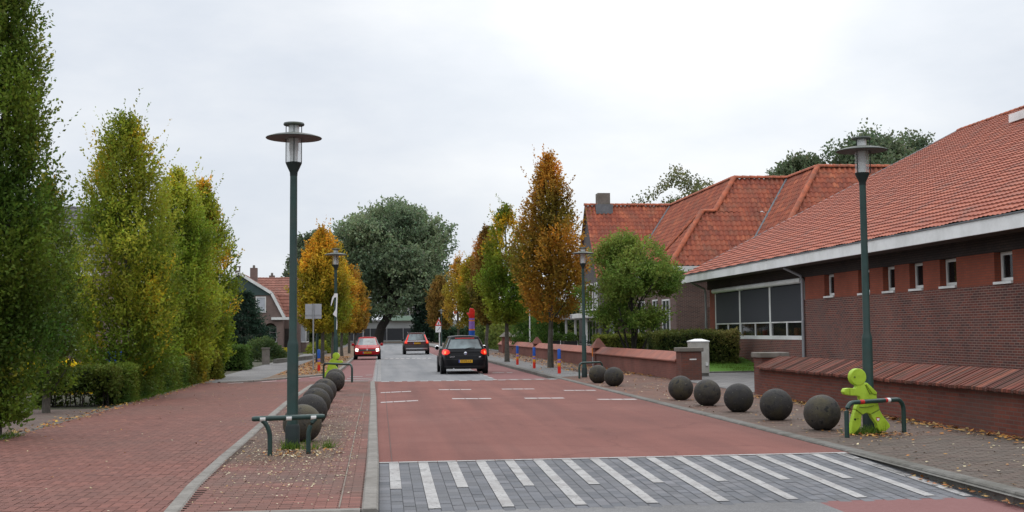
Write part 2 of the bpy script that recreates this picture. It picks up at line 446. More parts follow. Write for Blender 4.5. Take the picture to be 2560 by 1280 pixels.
# ------------------------------------------------------------------ world and sun (overcast day)
w = bpy.data.worlds.new('World'); scene.world = w; w.use_nodes = True
nt = w.node_tree
bg = nt.nodes['Background']
sky = N(nt, 'ShaderNodeTexSky', sky_type='NISHITA')
sky.sun_disc = False
SUN_EL, SUN_ROT = math.radians(48), math.radians(20)
sky.sun_elevation = SUN_EL; sky.sun_rotation = SUN_ROT
skys = mixc(nt, sky.outputs[0], (0.10, 0.10, 0.10), 1.0, 'MULTIPLY')
tc = N(nt, 'ShaderNodeTexCoord')
mp = N(nt, 'ShaderNodeMapping'); mp.inputs['Scale'].default_value = (1.0, 1.0, 2.6)
mp.inputs['Location'].default_value = (0.35, 0.2, 0.0)
nt.links.new(tc.outputs['Generated'], mp.inputs[0])
cl = noise(nt, mp.outputs[0], 3.2, 7, 0.55)
cloud = ramp(nt, cl, [(0.28, (0.665, 0.725, 0.815)), (0.48, (0.78, 0.825, 0.895)), (0.66, (0.91, 0.935, 0.97))])
# bright veil of cloud in front of the hidden sun
dt = N(nt, 'ShaderNodeVectorMath', operation='DOT_PRODUCT')
bd = Vector((0.24, 0.93, 0.33)).normalized(); dt.inputs[1].default_value = bd
nt.links.new(tc.outputs['Generated'], dt.inputs[0])
gl = ramp(nt, dt.outputs['Value'], [(0.955, (0, 0, 0)), (0.985, (0.16, 0.15, 0.125)), (1.0, (0.46, 0.42, 0.35))])
cloud = mixc(nt, cloud, gl, 1.0, 'ADD')
# overcast skies are up to three times brighter overhead than at the horizon
sz = N(nt, 'ShaderNodeSeparateXYZ'); nt.links.new(tc.outputs['Generated'], sz.inputs[0])
zz = ramp(nt, sz.outputs[2], [(0.0, (0.95, 0.955, 0.96)), (0.30, (1.02, 1.02, 1.02)), (0.55, (1.95, 1.93, 1.9)), (1.0, (2.45, 2.4, 2.32))])
cloud = mixc(nt, cloud, zz, 1.0, 'MULTIPLY')
allsky = mixc(nt, cloud, skys, 0.06)
nt.links.new(allsky, bg.inputs[0]); bg.inputs[1].default_value = 1.0
sd = bpy.data.lights.new('sun', 'SUN'); sd.energy = 0.6; sd.angle = math.radians(40); sd.color = (1.0, 0.96, 0.90)
so = bpy.data.objects.new('sun', sd); COL.objects.link(so)
sdir = Vector((math.sin(SUN_ROT) * math.cos(SUN_EL), math.cos(SUN_ROT) * math.cos(SUN_EL), math.sin(SUN_EL)))
so.rotation_euler = (-sdir).to_track_quat('-Z', 'Y').to_euler()
scene.view_settings.view_transform = 'Standard'; scene.view_settings.look = 'None'
scene.view_settings.exposure = 0; scene.view_settings.gamma = 1
scene.cycles.max_bounces = 6; scene.cycles.transparent_max_bounces = 8
scene.cycles.use_denoising = True

def struct(name, mb, mat, smooth=False):
    o = mb.build(name, mat, None, smooth=smooth)
    o['kind'] = 'structure'
    return o

# ------------------------------------------------------------------ ground and road
def sheet(poly, z):
    mb = MB(); zz = z if callable(z) else (lambda x, y: z)
    return mb.quad(*[(x, y, zz(x, y)) for x, y in poly])
struct('ground', sheet([(-900, -200), (900, -200), (900, 1500), (-900, 1500)], -0.30), M['ground'])

RX = 6.02            # inner face of the right kerb
# near asphalt road and its red cycle strip
struct('road', sheet([(-0.4, -8), (4.28, -8), (4.28, 11.6), (-0.4, 11.6)], -0.1), M['asphalt_near'])
struct('cycle_lane', sheet([(4.28, -8), (RX, -8), (RX, 11.6), (4.28, 11.6)], -0.1), M['red_lane'])

def pavers(name, keep, x0, x1, y0, y1, z, bw, bl, gap, cols, mat, jmat=None, pattern='run', zf=None, seed=1, joint=True, tint=None):
    """individual paving stones: one quad each on a joint bed; colour per stone"""
    rng = np.random.default_rng(seed)
    quads = []
    if pattern == 'run':           # long side along Y, columns in X
        nx = int((x1 - x0) / bw) + 1; ny = int((y1 - y0) / bl) + 2
        for i in range(nx):
            off = (i % 2) * 0.5 * bl
            for j in range(ny):
                quads.append((x0 + i * bw, y0 - off + j * bl, bw, bl))
    elif pattern == 'runx':        # long side along X
        ny = int((y1 - y0) / bw) + 1; nx = int((x1 - x0) / bl) + 2
        for j in range(ny):
            off = (j % 2) * 0.5 * bl
            for i in range(nx):
                quads.append((x0 - off + i * bl, y0 + j * bw, bl, bw))
    else:                          # herringbone, 2:1 stones
        n = int(max(x1 - x0, y1 - y0) / bw) + 4
        a = bw
        for i in range(-n, n):
            for j in range(-n, n):
                bx = x0 + (i * 2 + 0) * a * 1.0
                # lattice of the herringbone: translation vectors (1,1) and (2,-2)
                px = x0 + (i + 2 * j) * a; py = y0 + (i - 2 * j) * a
                if x0 - 1 < px < x1 + 1 and y0 - 1 < py < y1 + 1:
                    quads.append((px, py, 2 * a, a))
                    quads.append((px - a, py, a, 2 * a)) if False else quads.append((px, py + a, a, 2 * a))
    V = []; Fc = []; C = []
    for (qx, qy, ww, ll) in quads:
        cx, cy = qx + ww / 2, qy + ll / 2
        if not (x0 <= cx <= x1 and y0 <= cy <= y1) or not keep(cx, cy): continue
        g = gap / 2
        zz = z if zf is None else 0
        dz = rng.normal(0, 0.0007)
        tl = rng.normal(0, 0.0004, 2)
        k = len(V)
        for sx, sy in ((0, 0), (1, 0), (1, 1), (0, 1)):
            X = qx + (g if not sx else ww - g); Y = qy + (g if not sy else ll - g)
            Z = (zf(X, Y) if zf else zz) + dz + tl[0] * (sx - .5) + tl[1] * (sy - .5)
            V.append((X, Y, Z))
        Fc.append((k, k + 1, k + 2, k + 3))
        c = np.array(cols[rng.integers(len(cols))]) * (1 + rng.normal(0, 0.07))
        if tint is not None: c = c * tint(cx, cy)
        C += [(max(0, c[0]), max(0, c[1]), max(0, c[2]), 1)] * 4
    me = bpy.data.meshes.new(name)
    me.from_pydata(V, [], Fc)
    at = me.color_attributes.new('Col', 'FLOAT_COLOR', 'POINT')
    at.data.foreach_set('color', np.array(C, dtype=np.float32).ravel())
    o = link_mesh(name, me, mat)
    o['kind'] = 'structure'
    return o

RAMP_Y0, RAMP_Y1 = 11.6, 15.0
def ramp_z(x, y): return -0.1 + 0.1 * min(1, max(0, (y - RAMP_Y0) / (RAMP_Y1 - RAMP_Y0)))
struct('ramp_bed', sheet([(-0.2, RAMP_Y0), (RX, RAMP_Y0), (RX, RAMP_Y1), (-0.2, RAMP_Y1)], lambda x, y: ramp_z(x, y) - 0.006), M['joint_grey'])
greys = [(0.125, 0.128, 0.14), (0.11, 0.112, 0.12), (0.14, 0.14, 0.15), (0.10, 0.104, 0.115)]
pavers('ramp_paving', lambda x, y: True, -0.139, RX - 0.01, RAMP_Y0, RAMP_Y1, 0, 0.119, 0.20, 0.007, greys, M['pavers_grey'], None, 'run', zf=ramp_z, seed=3)
# piano-key markings, each laid 4 mm above the stones
mk = MB()
nteeth = 17
for i in range(nteeth):
    x = 0.10 + i * 0.357
    L = 2.0 if i % 2 == 0 else 3.25
    w_ = 0.119
    ya = RAMP_Y1 - 0.03; yb = ya - L
    n = 6
    for k in range(n):
        y0_, y1_ = yb + (ya - yb) * k / n, yb + (ya - yb) * (k + 1) / n
        mk.quad((x, y0_, ramp_z(x, y0_) + 0.006), (x + w_, y0_, ramp_z(x, y0_) + 0.006), (x + w_, y1_, ramp_z(x, y1_) + 0.006), (x, y1_, ramp_z(x, y1_) + 0.006))
for k in range(int(6.05 / 0.24)):
    x = -0.02 + k * 0.24
    mk.quad((x, RAMP_Y1, 0.006), (min(x + 0.233, RX), RAMP_Y1, 0.006), (min(x + 0.233, RX), RAMP_Y1 + 0.11, 0.006), (x, RAMP_Y1 + 0.11, 0.006))
for k in range(14):
    y1_ = RAMP_Y1 - k * 0.24; y0_ = y1_ - 0.233
    mk.quad((5.83, y0_, ramp_z(0, y0_) + 0.006), (5.93, y0_, ramp_z(0, y0_) + 0.006), (5.93, y1_, ramp_z(0, y1_) + 0.006), (5.83, y1_, ramp_z(0, y1_) + 0.006))
struct('ramp_marking', mk, M['line'])
mk = MB()
for k in range(4):
    y0_ = 10.3 - k * 2.2
    mk.quad((4.18, y0_ - 1.0, -0.094), (4.30, y0_ - 1.0, -0.094), (4.30, y0_, -0.094), (4.18, y0_, -0.094))
struct('lane_marking', mk, M['line'])

# raised red table
struct('speed_table', sheet([(-0.3, RAMP_Y1), (RX, RAMP_Y1), (RX, 40.3), (-0.3, 40.3)], 0.0), M['red_asphalt'])
mk = MB()
for (x, y, l) in [(-0.0, 32.5, 0.85), (1.62, 33.7, 0.92), (3.38, 33.5, 0.92), (4.95, 32.2, 0.85), (-0.0, 27.9, 0.9), (1.72, 29.0, 0.95), (3.45, 28.7, 0.95), (5.05, 27.7, 0.9)]:
    for s in range(3):
        a, b_ = x + l * s / 3, x + l * (s + 1) / 3 - 0.02
        sk = (0.62 if x < 0.5 else -0.2) * l / 3
        mk.quad((a, y + sk * s, 0.005), (b_, y + sk * (s + 1), 0.005), (b_, y + sk * (s + 1) + 0.36, 0.005), (a, y + sk * s + 0.36, 0.005))
struct('table_marking', mk, M['line_worn'])
mk = MB()
for k in range(14):
    x = 0.02 + k * 0.43
    d = 0.45 if x < 4.1 else 0.7
    mk.quad((x, 40.0 - 0.1, 0.005), (x + 0.26, 39.9, 0.005), (x + 0.26, 39.9 + d, 0.005), (x, 39.9 + d, 0.005))
mk.quad((4.1, 40.1, 0.009), (5.95, 40.1, 0.009), (5.95, 40.35, 0.009), (4.1, 40.35, 0.009))
struct('table_edge_marking', mk, M['line'])

# far road
def far_z(y): return -0.09 * min(1, max(0, (y - 40.3) / 1.6))
def strip(x0, x1, ys, dz=0.0):
    mb = MB()
    for a, b_ in zip(ys[:-1], ys[1:]):
        mb.quad((x0, a, far_z(a) + dz), (x1, a, far_z(a) + dz), (x1, b_, far_z(b_) + dz), (x0, b_, far_z(b_) + dz))
    return mb
ys_ = [40.3, 41.9, 60, 100, 150, 197]
struct('road_far', strip(-0.25, 4.1, ys_), M['asphalt'])
struct('cycle_lane_far', strip(4.1, RX, ys_), M['red_lane'])
struct('cycle_lane_left', strip(-1.75, -0.25, [40.3, 41.9, 60, 100, 150, 197]), M['red_lane'])
struct('crossing_road', sheet([(-80, 197), (80, 197), (80, 206), (-80, 206)], -0.09), M['asphalt'])
mk = MB()
for k in range(80):
    y = 42.0 + k * 0.85
    for x in (-0.30, -0.12):
        mk.quad((x, y, -0.084), (x + 0.14, y, -0.084), (x + 0.14, y + 0.45, -0.084), (x, y + 0.45, -0.084))
for k in range(36):
    y = 41.9 + k * 2.1
    mk.quad((3.98, y, -0.084), (4.12, y, -0.084), (4.12, y + 1.1, -0.084), (3.98, y + 1.1, -0.084))
for k in range(9):
    x = 0.2 + k * 0.36
    mk.quad((x, 79.0, -0.084), (x + 0.22, 79.0, -0.084), (x + 0.34, 81.5, -0.084), (x + 0.12, 81.5, -0.084))
for (x, y, l) in [(-1.2, 47.3, 0.5), (-1.25, 45.3, 1.0), (-1.3, 43.6, 1.0), (-0.6, 48.8, 0.25), (4.6, 49.5, 0.5), (5.2, 49.5, 0.25)]:
    mk.quad((x, y, -0.08), (x + l, y + 0.15, -0.08), (x + l, y + 0.55, -0.08), (x, y + 0.4, -0.08))
struct('road_marking', mk, M['line'])

# ------------------------------------------------------------------ kerbs, island, pavements
def kerb(name, path, w_, z0, z1, mat, step=1.0):
    """kerb stones laid one after another along a path"""
    mb = MB()
    path = [Vector((p[0], p[1], 0)) for p in path]
    for a, b_ in zip(path[:-1], path[1:]):
        d = b_ - a; L = d.length; t = d / L; n_ = Vector((t.y, -t.x, 0))
        k = max(1, round(L / step))
        for i in range(k):
            p = a + t * (L * i / k + 0.004); q = a + t * (L * (i + 1) / k - 0.004)
            za = z1(p.y) if callable(z1) else z1; zb = z1(q.y) if callable(z1) else z1
            c = 0.018
            prof = lambda P, zt: [P - n_ * w_ / 2 + Vector((0, 0, z0)), P - n_ * w_ / 2 + Vector((0, 0, zt - c)), P - n_ * (w_ / 2 - c) + Vector((0, 0, zt)),
                                  P + n_ * (w_ / 2 - c) + Vector((0, 0, zt)), P + n_ * w_ / 2 + Vector((0, 0, zt - c)), P + n_ * w_ / 2 + Vector((0, 0, z0))]
            pa, pb = prof(p, za), prof(q, zb)
            m_ = len(pa)
            mb.add(pa + pb, [(j, (j + 1) % m_, m_ + (j + 1) % m_, m_ + j) for j in range(m_)] + [tuple(range(m_ - 1, -1, -1)), tuple(range(m_, 2 * m_))])
    return struct(name, mb, mat)
RKY = [-8, 4, 10, 12, 15, 20, 30, 40, 60, 100, 150, 196]
kerb('kerb', [(RX + 0.10, y) for y in RKY], 0.20, -0.25, 0.028, M['conc_dark'])
# gutter strip at the near right
struct('gutter', sheet([(5.96, -8), (RX, -8), (RX, 15), (5.96, 15)], lambda x, y: ramp_z(x, y) + 0.011), M['conc_dark'])
# traffic island
ISL_L = [(-1.86, 11.0), (-1.96, 13.0), (-2.02, 16), (-2.05, 19), (-2.10, 22.5), (-2.16, 28), (-2.15, 34), (-2.12, 38.0)]
kerb('island_kerb_left', ISL_L, 0.15, -0.2, 0.035, M['conc'])
kerb('island_kerb_right', [(-0.10, 10.9), (-0.10, 15), (-0.13, 20), (-0.18, 30), (-0.27, 39.9)], 0.15, -0.2, 0.04, M['conc'])
kerb('island_kerb_front', [(-1.78, 10.95), (-0.18, 10.95)], 0.14, -0.2, 0.034, M['conc'])
kerb('island_kerb_back', [(-2.08, 38.1), (-1.2, 40.0), (-0.4, 40.05)], 0.14, -0.2, 0.034, M['conc'])
def isl_x(y):
    for (a, ya), (b_, yb) in zip(ISL_L[:-1], ISL_L[1:]):
        if ya <= y <= yb: return a + (b_ - a) * (y - ya) / (yb - ya)
    return -2.08 + (y - 38.1) * 0.46 if y > 38 else -1.8
struct('island_bed', MB().quad(*([(x, y, 0.014) for x, y in ISL_L] + [(-1.2, 39.95, .014), (-0.27, 39.95, .014), (-0.2, 30, .014), (-0.15, 10.98, .014)])), M['joint'])
reds = [(0.19, 0.078, 0.060), (0.175, 0.074, 0.058), (0.205, 0.086, 0.066), (0.162, 0.070, 0.056)]
browns = [(0.112, 0.074, 0.056), (0.10, 0.07, 0.054), (0.122, 0.080, 0.06), (0.11, 0.066, 0.05)]
def isl_tint(x, y):
    worn = np.array([0.66, 0.92, 0.84])
    k = 0.0
    if 14.6 < y < 26 and x < -0.55: k = min(1, (y - 14.6) / 1.0) * min(1, (26 - y) / 6)
    k = max(k, 0.25 * (math.sin(x * 5 + y * 1.7) > 0.2))
    return (1 - k) + worn * k
pavers('island_paving', lambda x, y: isl_x(y) + 0.07 < x < -0.17, -2.5, -0.12, 10.95, 40.0, 0.022, 0.07, 0.21, 0.006, reds, M['pavers'], None, 'runx', seed=5, tint=isl_tint)
struct('island_joint', sheet([(-0.385, 11.1), (-0.37, 11.1), (-0.43, 32), (-0.445, 32)], 0.029), plain('pale_grout', (.19, .16, .13), .9, .3, 30, dirt=(.12, .07, .055), dscale=3))
struct('table_joint', sheet([(0.13, 15.2), (0.142, 15.2), (0.13, 33), (0.118, 33)], 0.005), plain('dark_grout', (.10, .055, .047), .9, .3, 30))
# left shared path
PX0 = -5.9
struct('path_bed', sheet([(PX0 - 0.1, 2), (-1.6, 2), (-1.6, 41.5), (PX0 - 0.1, 41.5)], -0.007), plain('path_joint', (0.088, 0.048, 0.040), 0.95, 0.2, 8))
preds = [(0.180, 0.073, 0.056), (0.170, 0.071, 0.055), (0.190, 0.078, 0.060), (0.160, 0.068, 0.054)]
pavers('path_paving', lambda x, y: (y < 11.2 or x < isl_x(min(y, 40)) + 0.05), PX0, -1.65, 9.6, 41.2, 0.0, 0.105, 0.21, 0.007, preds, M['pavers_path'], None, 'herring', seed=8)
struct('path_far_edge', sheet([(-6.2, 41.2), (-1.75, 41.2), (-1.75, 47.6), (-2.6, 46.8), (-3.6, 44.2), (-5.2, 41.6)], -0.03), M['red_lane'])
kerb('path_edging', [(-5.4, 41.3), (-4.4, 42.3), (-3.6, 44.2), (-2.6, 46.8), (-1.85, 49.5), (-1.80, 60), (-1.80, 100), (-1.8, 196)], 0.14, -0.2, 0.03, M['conc'])
mk = MB()
for (x, y) in [(-5.0, 40.4), (-4.0, 41.5), (-3.3, 43.2), (-2.6, 45.0)]:
    mk.quad((x, y, 0.003), (x + 0.45, y + 0.5, 0.003), (x + 0.42, y + 0.75, 0.003), (x - 0.03, y + 0.25, 0.003))
struct('path_marking', mk, M['line_worn'])
struct('footpath_left', sheet([(-9.5, 42.0), (-5.3, 41.5), (-4.4, 42.4), (-4.2, 46), (-4.2, 196), (-6.0, 196), (-6.2, 48), (-9.5, 46.5)], -0.012), M['pave_grey'])
struct('verge_left', sheet([(-4.4, 42.4), (-3.6, 44.2), (-2.6, 46.8), (-1.85, 49.5), (-1.8, 196), (-4.2, 196), (-4.2, 46)], -0.005), M['verge'])
struct('garden_left', sheet([(-60, 8), (PX0 - 0.05, 8), (PX0 - 0.05, 42), (-9.5, 42), (-9.5, 46.5), (-6.2, 48), (-6.0, 196), (-60, 196)], -0.03), M['garden'])
kerb('path_kerb_left', [(PX0 - 0.05, 8), (PX0 - 0.05, 41.0)], 0.07, -0.2, 0.012, M['conc_dark'])
struct('forecourt', sheet([(-9.5, 20.8), (-5.98, 20.8), (-5.98, 27.6), (-9.5, 27.6)], -0.012), M['pave_brown'])
# right pavement
SW0, SW1 = RX + 0.2, 9.12
struct('pavement_bed', sheet([(SW0, -8), (SW1 + 0.4, -8), (SW1 + 0.4, 45), (SW0, 45)], 0.006), M['joint'])
def sw_tint(x, y):
    k = 0.0
    if y > 22: k = min(1, (y - 22) / 8)
    if y < 17: k = -0.35
    t = np.array([1.38, 1.06, 1.0])
    return 1 + (t - 1) * k
pavers('pavement', lambda x, y: True, SW0, SW1 + 0.3, 8.5, 45, 0.018, 0.105, 0.21, 0.009, browns, M['pavers'], None, 'runx', seed=11, tint=sw_tint)
struct('pavement_far', sheet([(SW0, 45), (9.6, 45), (9.6, 196), (SW0, 196)], 0.012), M['pave_brown'])
struct('pavement_strip', sheet([(SW0 + 0.02, 41.5), (7.6, 43), (7.6, 196), (SW0 + 0.02, 196)], 0.022), M['pave_grey'])
struct('driveway', sheet([(9.15, 29.5), (14.4, 29.5), (14.4, 46), (11.6, 43.0), (10.6, 42), (9.42, 37.2)], 0.03), M['pave_grey'])
struct('garden_strip', sheet([(9.3, 5), (14.5, 5), (14.5, 29.45), (9.3, 29.45)], 0.05), M['garden'])
struct('schoolyard', sheet([(9.6, 43.2), (11.6, 43.2), (14.4, 54), (60, 54), (60, 196), (9.6, 196)], 0.02), M['pave_grey'])
lawn = MB()
def lawn_z(x, y): return 0.07 + 0.42 * min(1, max(0, (y - 43.0) / 3.2))
lys = [42.9, 43.6, 44.4, 45.2, 46.3, 49, 53.5]
lx = lambda y: 11.0 + (y - 42.9) * -0.05
lx1 = 14.42
for a, b_ in zip(lys[:-1], lys[1:]):
    lawn.quad((lx(a), a, lawn_z(0, a)), (lx1, a + 0.6, lawn_z(0, a)), (lx1, b_ + 0.6, lawn_z(0, b_)), (lx(b_), b_, lawn_z(0, b_)))
struct('lawn', lawn, M['lawn'])
kerb('lawn_kerb', [(11.0, 42.85), (14.38, 43.42)], 0.10, -0.1, 0.085, M['conc_dark'])

# ------------------------------------------------------------------ tiled roofs
def tile_roof(name, O, U, V, poly, tw, th, mat, parent, amp=0.022, lift=0.03, nu=5):
    O, U, V = Vector(O), Vector(U).normalized(), Vector(V).normalized()
    Nn = U.cross(V).normalized()
    us = [p[0] for p in poly]; vs_ = [p[1] for p in poly]
    u0_, u1_, v0_, v1_ = min(us), max(us), min(vs_), max(vs_)
    cu0, cu1 = math.floor(u0_ / tw), math.ceil(u1_ / tw)
    cv0, cv1 = math.floor(v0_ / th), math.ceil(v1_ / th)
    uu = np.arange((cu1 - cu0) * nu + 1) / nu + cu0
    rows = []
    for j in range(cv0, cv1):
        rows += [(j + 0.02, lift), (j + 0.96, 0.0)]
    vv = np.array([r[0] for r in rows]); off = np.array([r[1] for r in rows])
    A, B = np.meshgrid(uu, vv)
    ph = A - np.floor(A)
    h = amp * np.where(ph < 0.62, np.sin(ph / 0.62 * PI), -0.35 * np.sin((ph - 0.62) / 0.38 * PI)) + off[:, None]
    # a little sag and unevenness, as laid tiles have
    h = h + 0.012 * np.sin(A * 0.9 + B * 0.35) * np.sin(B * 0.55 + 1.3)
    P = np.array(O)[None, None] + (A * tw)[..., None] * np.array(U) + (B * th)[..., None] * np.array(V) + h[..., None] * np.array(Nn)
    m_, n_ = A.shape
    idx = np.arange(m_ * n_).reshape(m_, n_)
    quads = np.stack([idx[:-1, :-1], idx[:-1, 1:], idx[1:, 1:], idx[1:, :-1]], -1).reshape(-1, 4)
    me = bpy.data.meshes.new(name)
    me.from_pydata(P.reshape(-1, 3).tolist(), [], quads.tolist())
    uv = me.uv_layers.new(name='UVMap')
    flat = np.stack([A, B], -1).reshape(-1, 2)
    # the tile's own cell, kept inside the row so the risers keep the colour of the tile above
    uv.data.foreach_set('uv', flat[quads.reshape(-1)].astype(np.float32).ravel())
    bm = bmesh.new(); bm.from_mesh(me)
    n = len(poly)
    area = sum(poly[i][0] * poly[(i + 1) % n][1] - poly[(i + 1) % n][0] * poly[i][1] for i in range(n))
    pl = poly if area > 0 else poly[::-1]
    for i in range(n):
        a, b_ = pl[i], pl[(i + 1) % n]
        if abs(a[0] - b_[0]) + abs(a[1] - b_[1]) < 1e-6: continue
        e = Vector((b_[0] - a[0], b_[1] - a[1], 0)); nrm2 = Vector((e.y, -e.x, 0)).normalized()
        co_ = O + U * a[0] + V * a[1]
        no_ = U * nrm2.x + V * nrm2.y
        bmesh.ops.bisect_plane(bm, geom=bm.verts[:] + bm.edges[:] + bm.faces[:], dist=1e-5, plane_co=co_, plane_no=no_, clear_outer=True)
    bm.to_mesh(me); bm.free()
    o = link_mesh(name, me, mat, parent, True, True)
    try: me.set_sharp_from_angle(angle=math.radians(35))
    except Exception: pass
    return o

def roof_plane(name, pts, tw, th, mat, parent, **k):
    """pts: 3-D corners of one roof plane; the first edge runs along the eave, left to right seen from outside"""
    P = [Vector(p) for p in pts]
    U = (P[1] - P[0]).normalized()
    nrm_ = Vector((0, 0, 0))
    for i in range(len(P)):
        a, b_ = P[i], P[(i + 1) % len(P)]
        nrm_ += a.cross(b_)
    nrm_.normalize()
    if nrm_.z < 0: nrm_ = -nrm_
    V = nrm_.cross(U)
    if V.z < 0: U = -U; V = nrm_.cross(U)
    poly = [((p - P[0]).dot(U), (p - P[0]).dot(V)) for p in P]
    return tile_roof(name, P[0], U, V, poly, tw, th, mat, parent, **k)

def ridge_line(mb, a, b, r=0.13, step=0.36):
    a, b = Vector(a), Vector(b); d = b - a; L = d.length; t = d / L
    k = max(1, int(L / step))
    side = t.cross(Vector((0, 0, 1))).normalized(); up = side.cross(t).normalized()
    for i in range(k):
        p, q = a + d * (i / k), a + d * ((i + 1.08) / k)
        vs = []
        for (P, rr) in ((p, r * 1.0), (q, r * 0.82)):
            for j in range(7):
                an = PI * j / 6 * 1.1 - 0.05 * PI
                vs.append(P + side * math.cos(an) * rr + up * math.sin(an) * rr * 0.85)
        fs = [(j, j + 1, 7 + j + 1, 7 + j) for j in range(6)] + [tuple(range(6, -1, -1))]
        mb.add(vs, fs)

# ------------------------------------------------------------------ school wing on the right
WX = 14.4
wing = thing('school_wing', 'long low brick school wing with orange tiled roof, white fascia and small square windows', 'school building', (WX, 35, 0))
wy0, wy1 = 12.0, 51.9
wins = [(26.04, 26.87), (28.75, 29.65), (30.62, 31.45), (32.40, 33.20), (34.15, 35.0), (36.95, 37.8), (22.8, 23.65), (20.3, 21.15)]
GY0, GY1 = 39.85, 50.8          # the big classroom window
mb = MB()
mb.box(WX, WX + 0.3, wy0, GY0 - 0.0, 0, 2.60)
mb.box(WX, WX + 0.3, GY0, GY1, 0, 1.23)
mb.box(WX, WX + 0.3, GY1 + 0.75, wy1, 0, 2.6)
mb.box(WX + 0.31, 38.0, wy1 - 0.3, wy1, 0, 3.9)
mb.box(WX + 0.31, 38.0, wy0, wy0 + 0.3, 0, 3.9)
mb.box(37.7, 38.0, wy0 + 0.31, wy1 - 0.31, 0, 3.9)
mb.build('wall', M['wing_brick'], wing)
edges = sorted(wins)
y = wy0
for (a, b_) in edges:
    MB().box(WX + 0.002, WX + 0.3, y, a, 2.601, 3.36).build('brick_band', M['band_brick'], wing); y = b_
MB().box(WX + 0.002, WX + 0.3, y, GY0 - 0.25, 2.601, 3.36).build('brick_band', M['band_brick'], wing)
MB().box(WX + 0.004, WX + 0.3, GY1, GY1 + 0.75, 0, 3.36).build('brick_pier', M['band_brick'], wing)
mb = MB()
mb.box(WX - 0.004, WX + 0.3, wy0, wy1, 3.361, 4.0)
mb.build('upper_wall', M['wing_dark'], wing)
MB().box(WX + 0.5, WX + 0.6, wy0 + 0.4, wy1 - 0.4, 0.1, 3.9).build('inner_lining', M['soffit'], wing)
for (a, b_) in edges:
    fr = MB()
    xx = WX + 0.17; f = 0.075
    fr.box(xx, xx + 0.06, a, a + f, 2.68, 3.36); fr.box(xx, xx + 0.06, b_ - f, b_, 2.68, 3.36)
    fr.box(xx, xx + 0.06, a + f, b_ - f, 2.68, 2.68 + f); fr.box(xx, xx + 0.06, a + f, b_ - f, 3.36 - f, 3.36)
    wo = fr.build('window', M['white'], wing)
    MB().box(xx + 0.03, xx + 0.04, a + f, b_ - f, 2.68 + f, 3.36 - f).build('pane', M['pane_clear'], wo)
    MB().box(WX + .305, WX + .32, a + .05, a + .05 + (b_ - a) * (.25 + .2 * math.sin(a * 7)), 2.62, 3.4).build('curtain', M['curtain'], wo)
    MB().box(WX - 0.05, xx, a + 0.005, b_ - 0.005, 2.602, 2.66).build('sill', M['white'], wo)
# classroom window: three bays with the screens lowered
fr = MB(); xx = WX + 0.02
mull = [39.9, 43.43, 47.2, 50.75]
for m_ in mull:
    fr.box(xx, xx + 0.10, m_ - 0.09, m_ + 0.09, 1.37, 3.25)
fr.box(xx - 0.03, xx + 0.12, GY0, GY1, 1.232, 1.37)
fr.box(xx + 0.01, xx + 0.09, GY0, GY1, 1.83, 1.90)
for a, b_ in zip(mull[:-1], mull[1:]):
    m_ = (a + b_) / 2; fr.box(xx + 0.02, xx + 0.08, m_ - 0.05, m_ + 0.05, 1.37, 1.83)
wo = fr.build('window', M['white'], wing); wo['label'] = 'wide three-bay classroom window with dark sun screens lowered'
for a, b_ in zip(mull[:-1], mull[1:]):
    MB().box(xx + 0.04, xx + 0.05, a + 0.09, b_ - 0.09, 1.372, 1.83).build('pane', M['pane_clear'], wo)
    MB().box(xx + 0.005, xx + 0.015, a + 0.092, b_ - 0.092, 1.88, 3.16).build('sun_screen', M['screen'], wo)
mb = MB(); mb.tube([(WX - 0.03, GY0 + 0.0, 3.27), (WX - 0.03, GY1 + 0.05, 3.27)], 0.095, 10); mb.build('screen_box', M['fascia'], wo)
for i, (yy, ww, hh, m_) in enumerate([(40.3, .7, .38, 'sign_back'), (41.4, .35, .25, 'orange'), (42.3, .4, .42, 'soffit'), (44.2, .5, .3, 'soffit'), (45.1, .25, .2, 'redp'), (45.9, .3, .25, 'yellow'), (46.5, .3, .4, 'sign_back'), (47.9, .5, .22, 'orange'), (49.2, .2, .44, 'blue'), (49.7, .7, .35, 'sign_back')]):
    MB().box(WX + .34, WX + .46, yy, yy + ww, 1.3, 1.4 + hh).build('window_display', M[m_], wo)
# fascia, gutter edge, soffit
FX = 13.6
MB().box(FX, FX + 0.05, 10, 53.3, 3.72, 4.04).build('fascia', M['fascia'], wing, bevel=0.006)
MB().box(FX + 0.052, WX - 0.006, 10, 53.25, 3.74, 3.76).build('soffit', M['soffit'], wing)
MB().box(FX - 0.03, FX + 0.10, 10, 53.3, 4.042, 4.075).build('eave_trim', M['lead'], wing)
RT = 0.504
O0 = (FX - 0.02, 53.25, 4.06)
rl = 13.4 * math.sqrt(1 + RT * RT)
tile_roof('roof', O0, (0, -1, 0), (1, 0, RT), [(0, 0), (43, 0), (43, rl), (0, rl)], 0.205, 0.325, M['tiles_new'], wing, amp=0.015, lift=0.035, nu=5)
MB().quad((26.98, 53.25, 10.8), (26.98, 10, 10.8), (40.4, 10, 4.06), (40.4, 53.25, 4.06)).build('rear_roof', M['tiles_house'], wing)
MB().add([(FX, 53.2, 4.0), (26.98, 53.2, 10.75), (40.3, 53.2, 4.0), (FX, 53.0, 4.0), (26.98, 53.0, 10.75), (40.3, 53.0, 4.0)],
         [(0, 1, 2), (5, 4, 3), (0, 3, 4, 1), (1, 4, 5, 2), (2, 5, 3, 0)]).build('gable', M['wing_dark'], wing)
mb = MB(); mb.tube([(FX - 0.03, 53.27, 4.03), (26.98, 53.27, 10.82)], 0.05, 8); mb.build('verge_trim', M['lead'], wing)
mb = MB(); ridge_line(mb, (26.98, 10, 10.82), (26.98, 53.2, 10.82), 0.12, 0.4); mb.build('ridge_tiles', M['tiles_new'] if False else M['ridge'], wing)
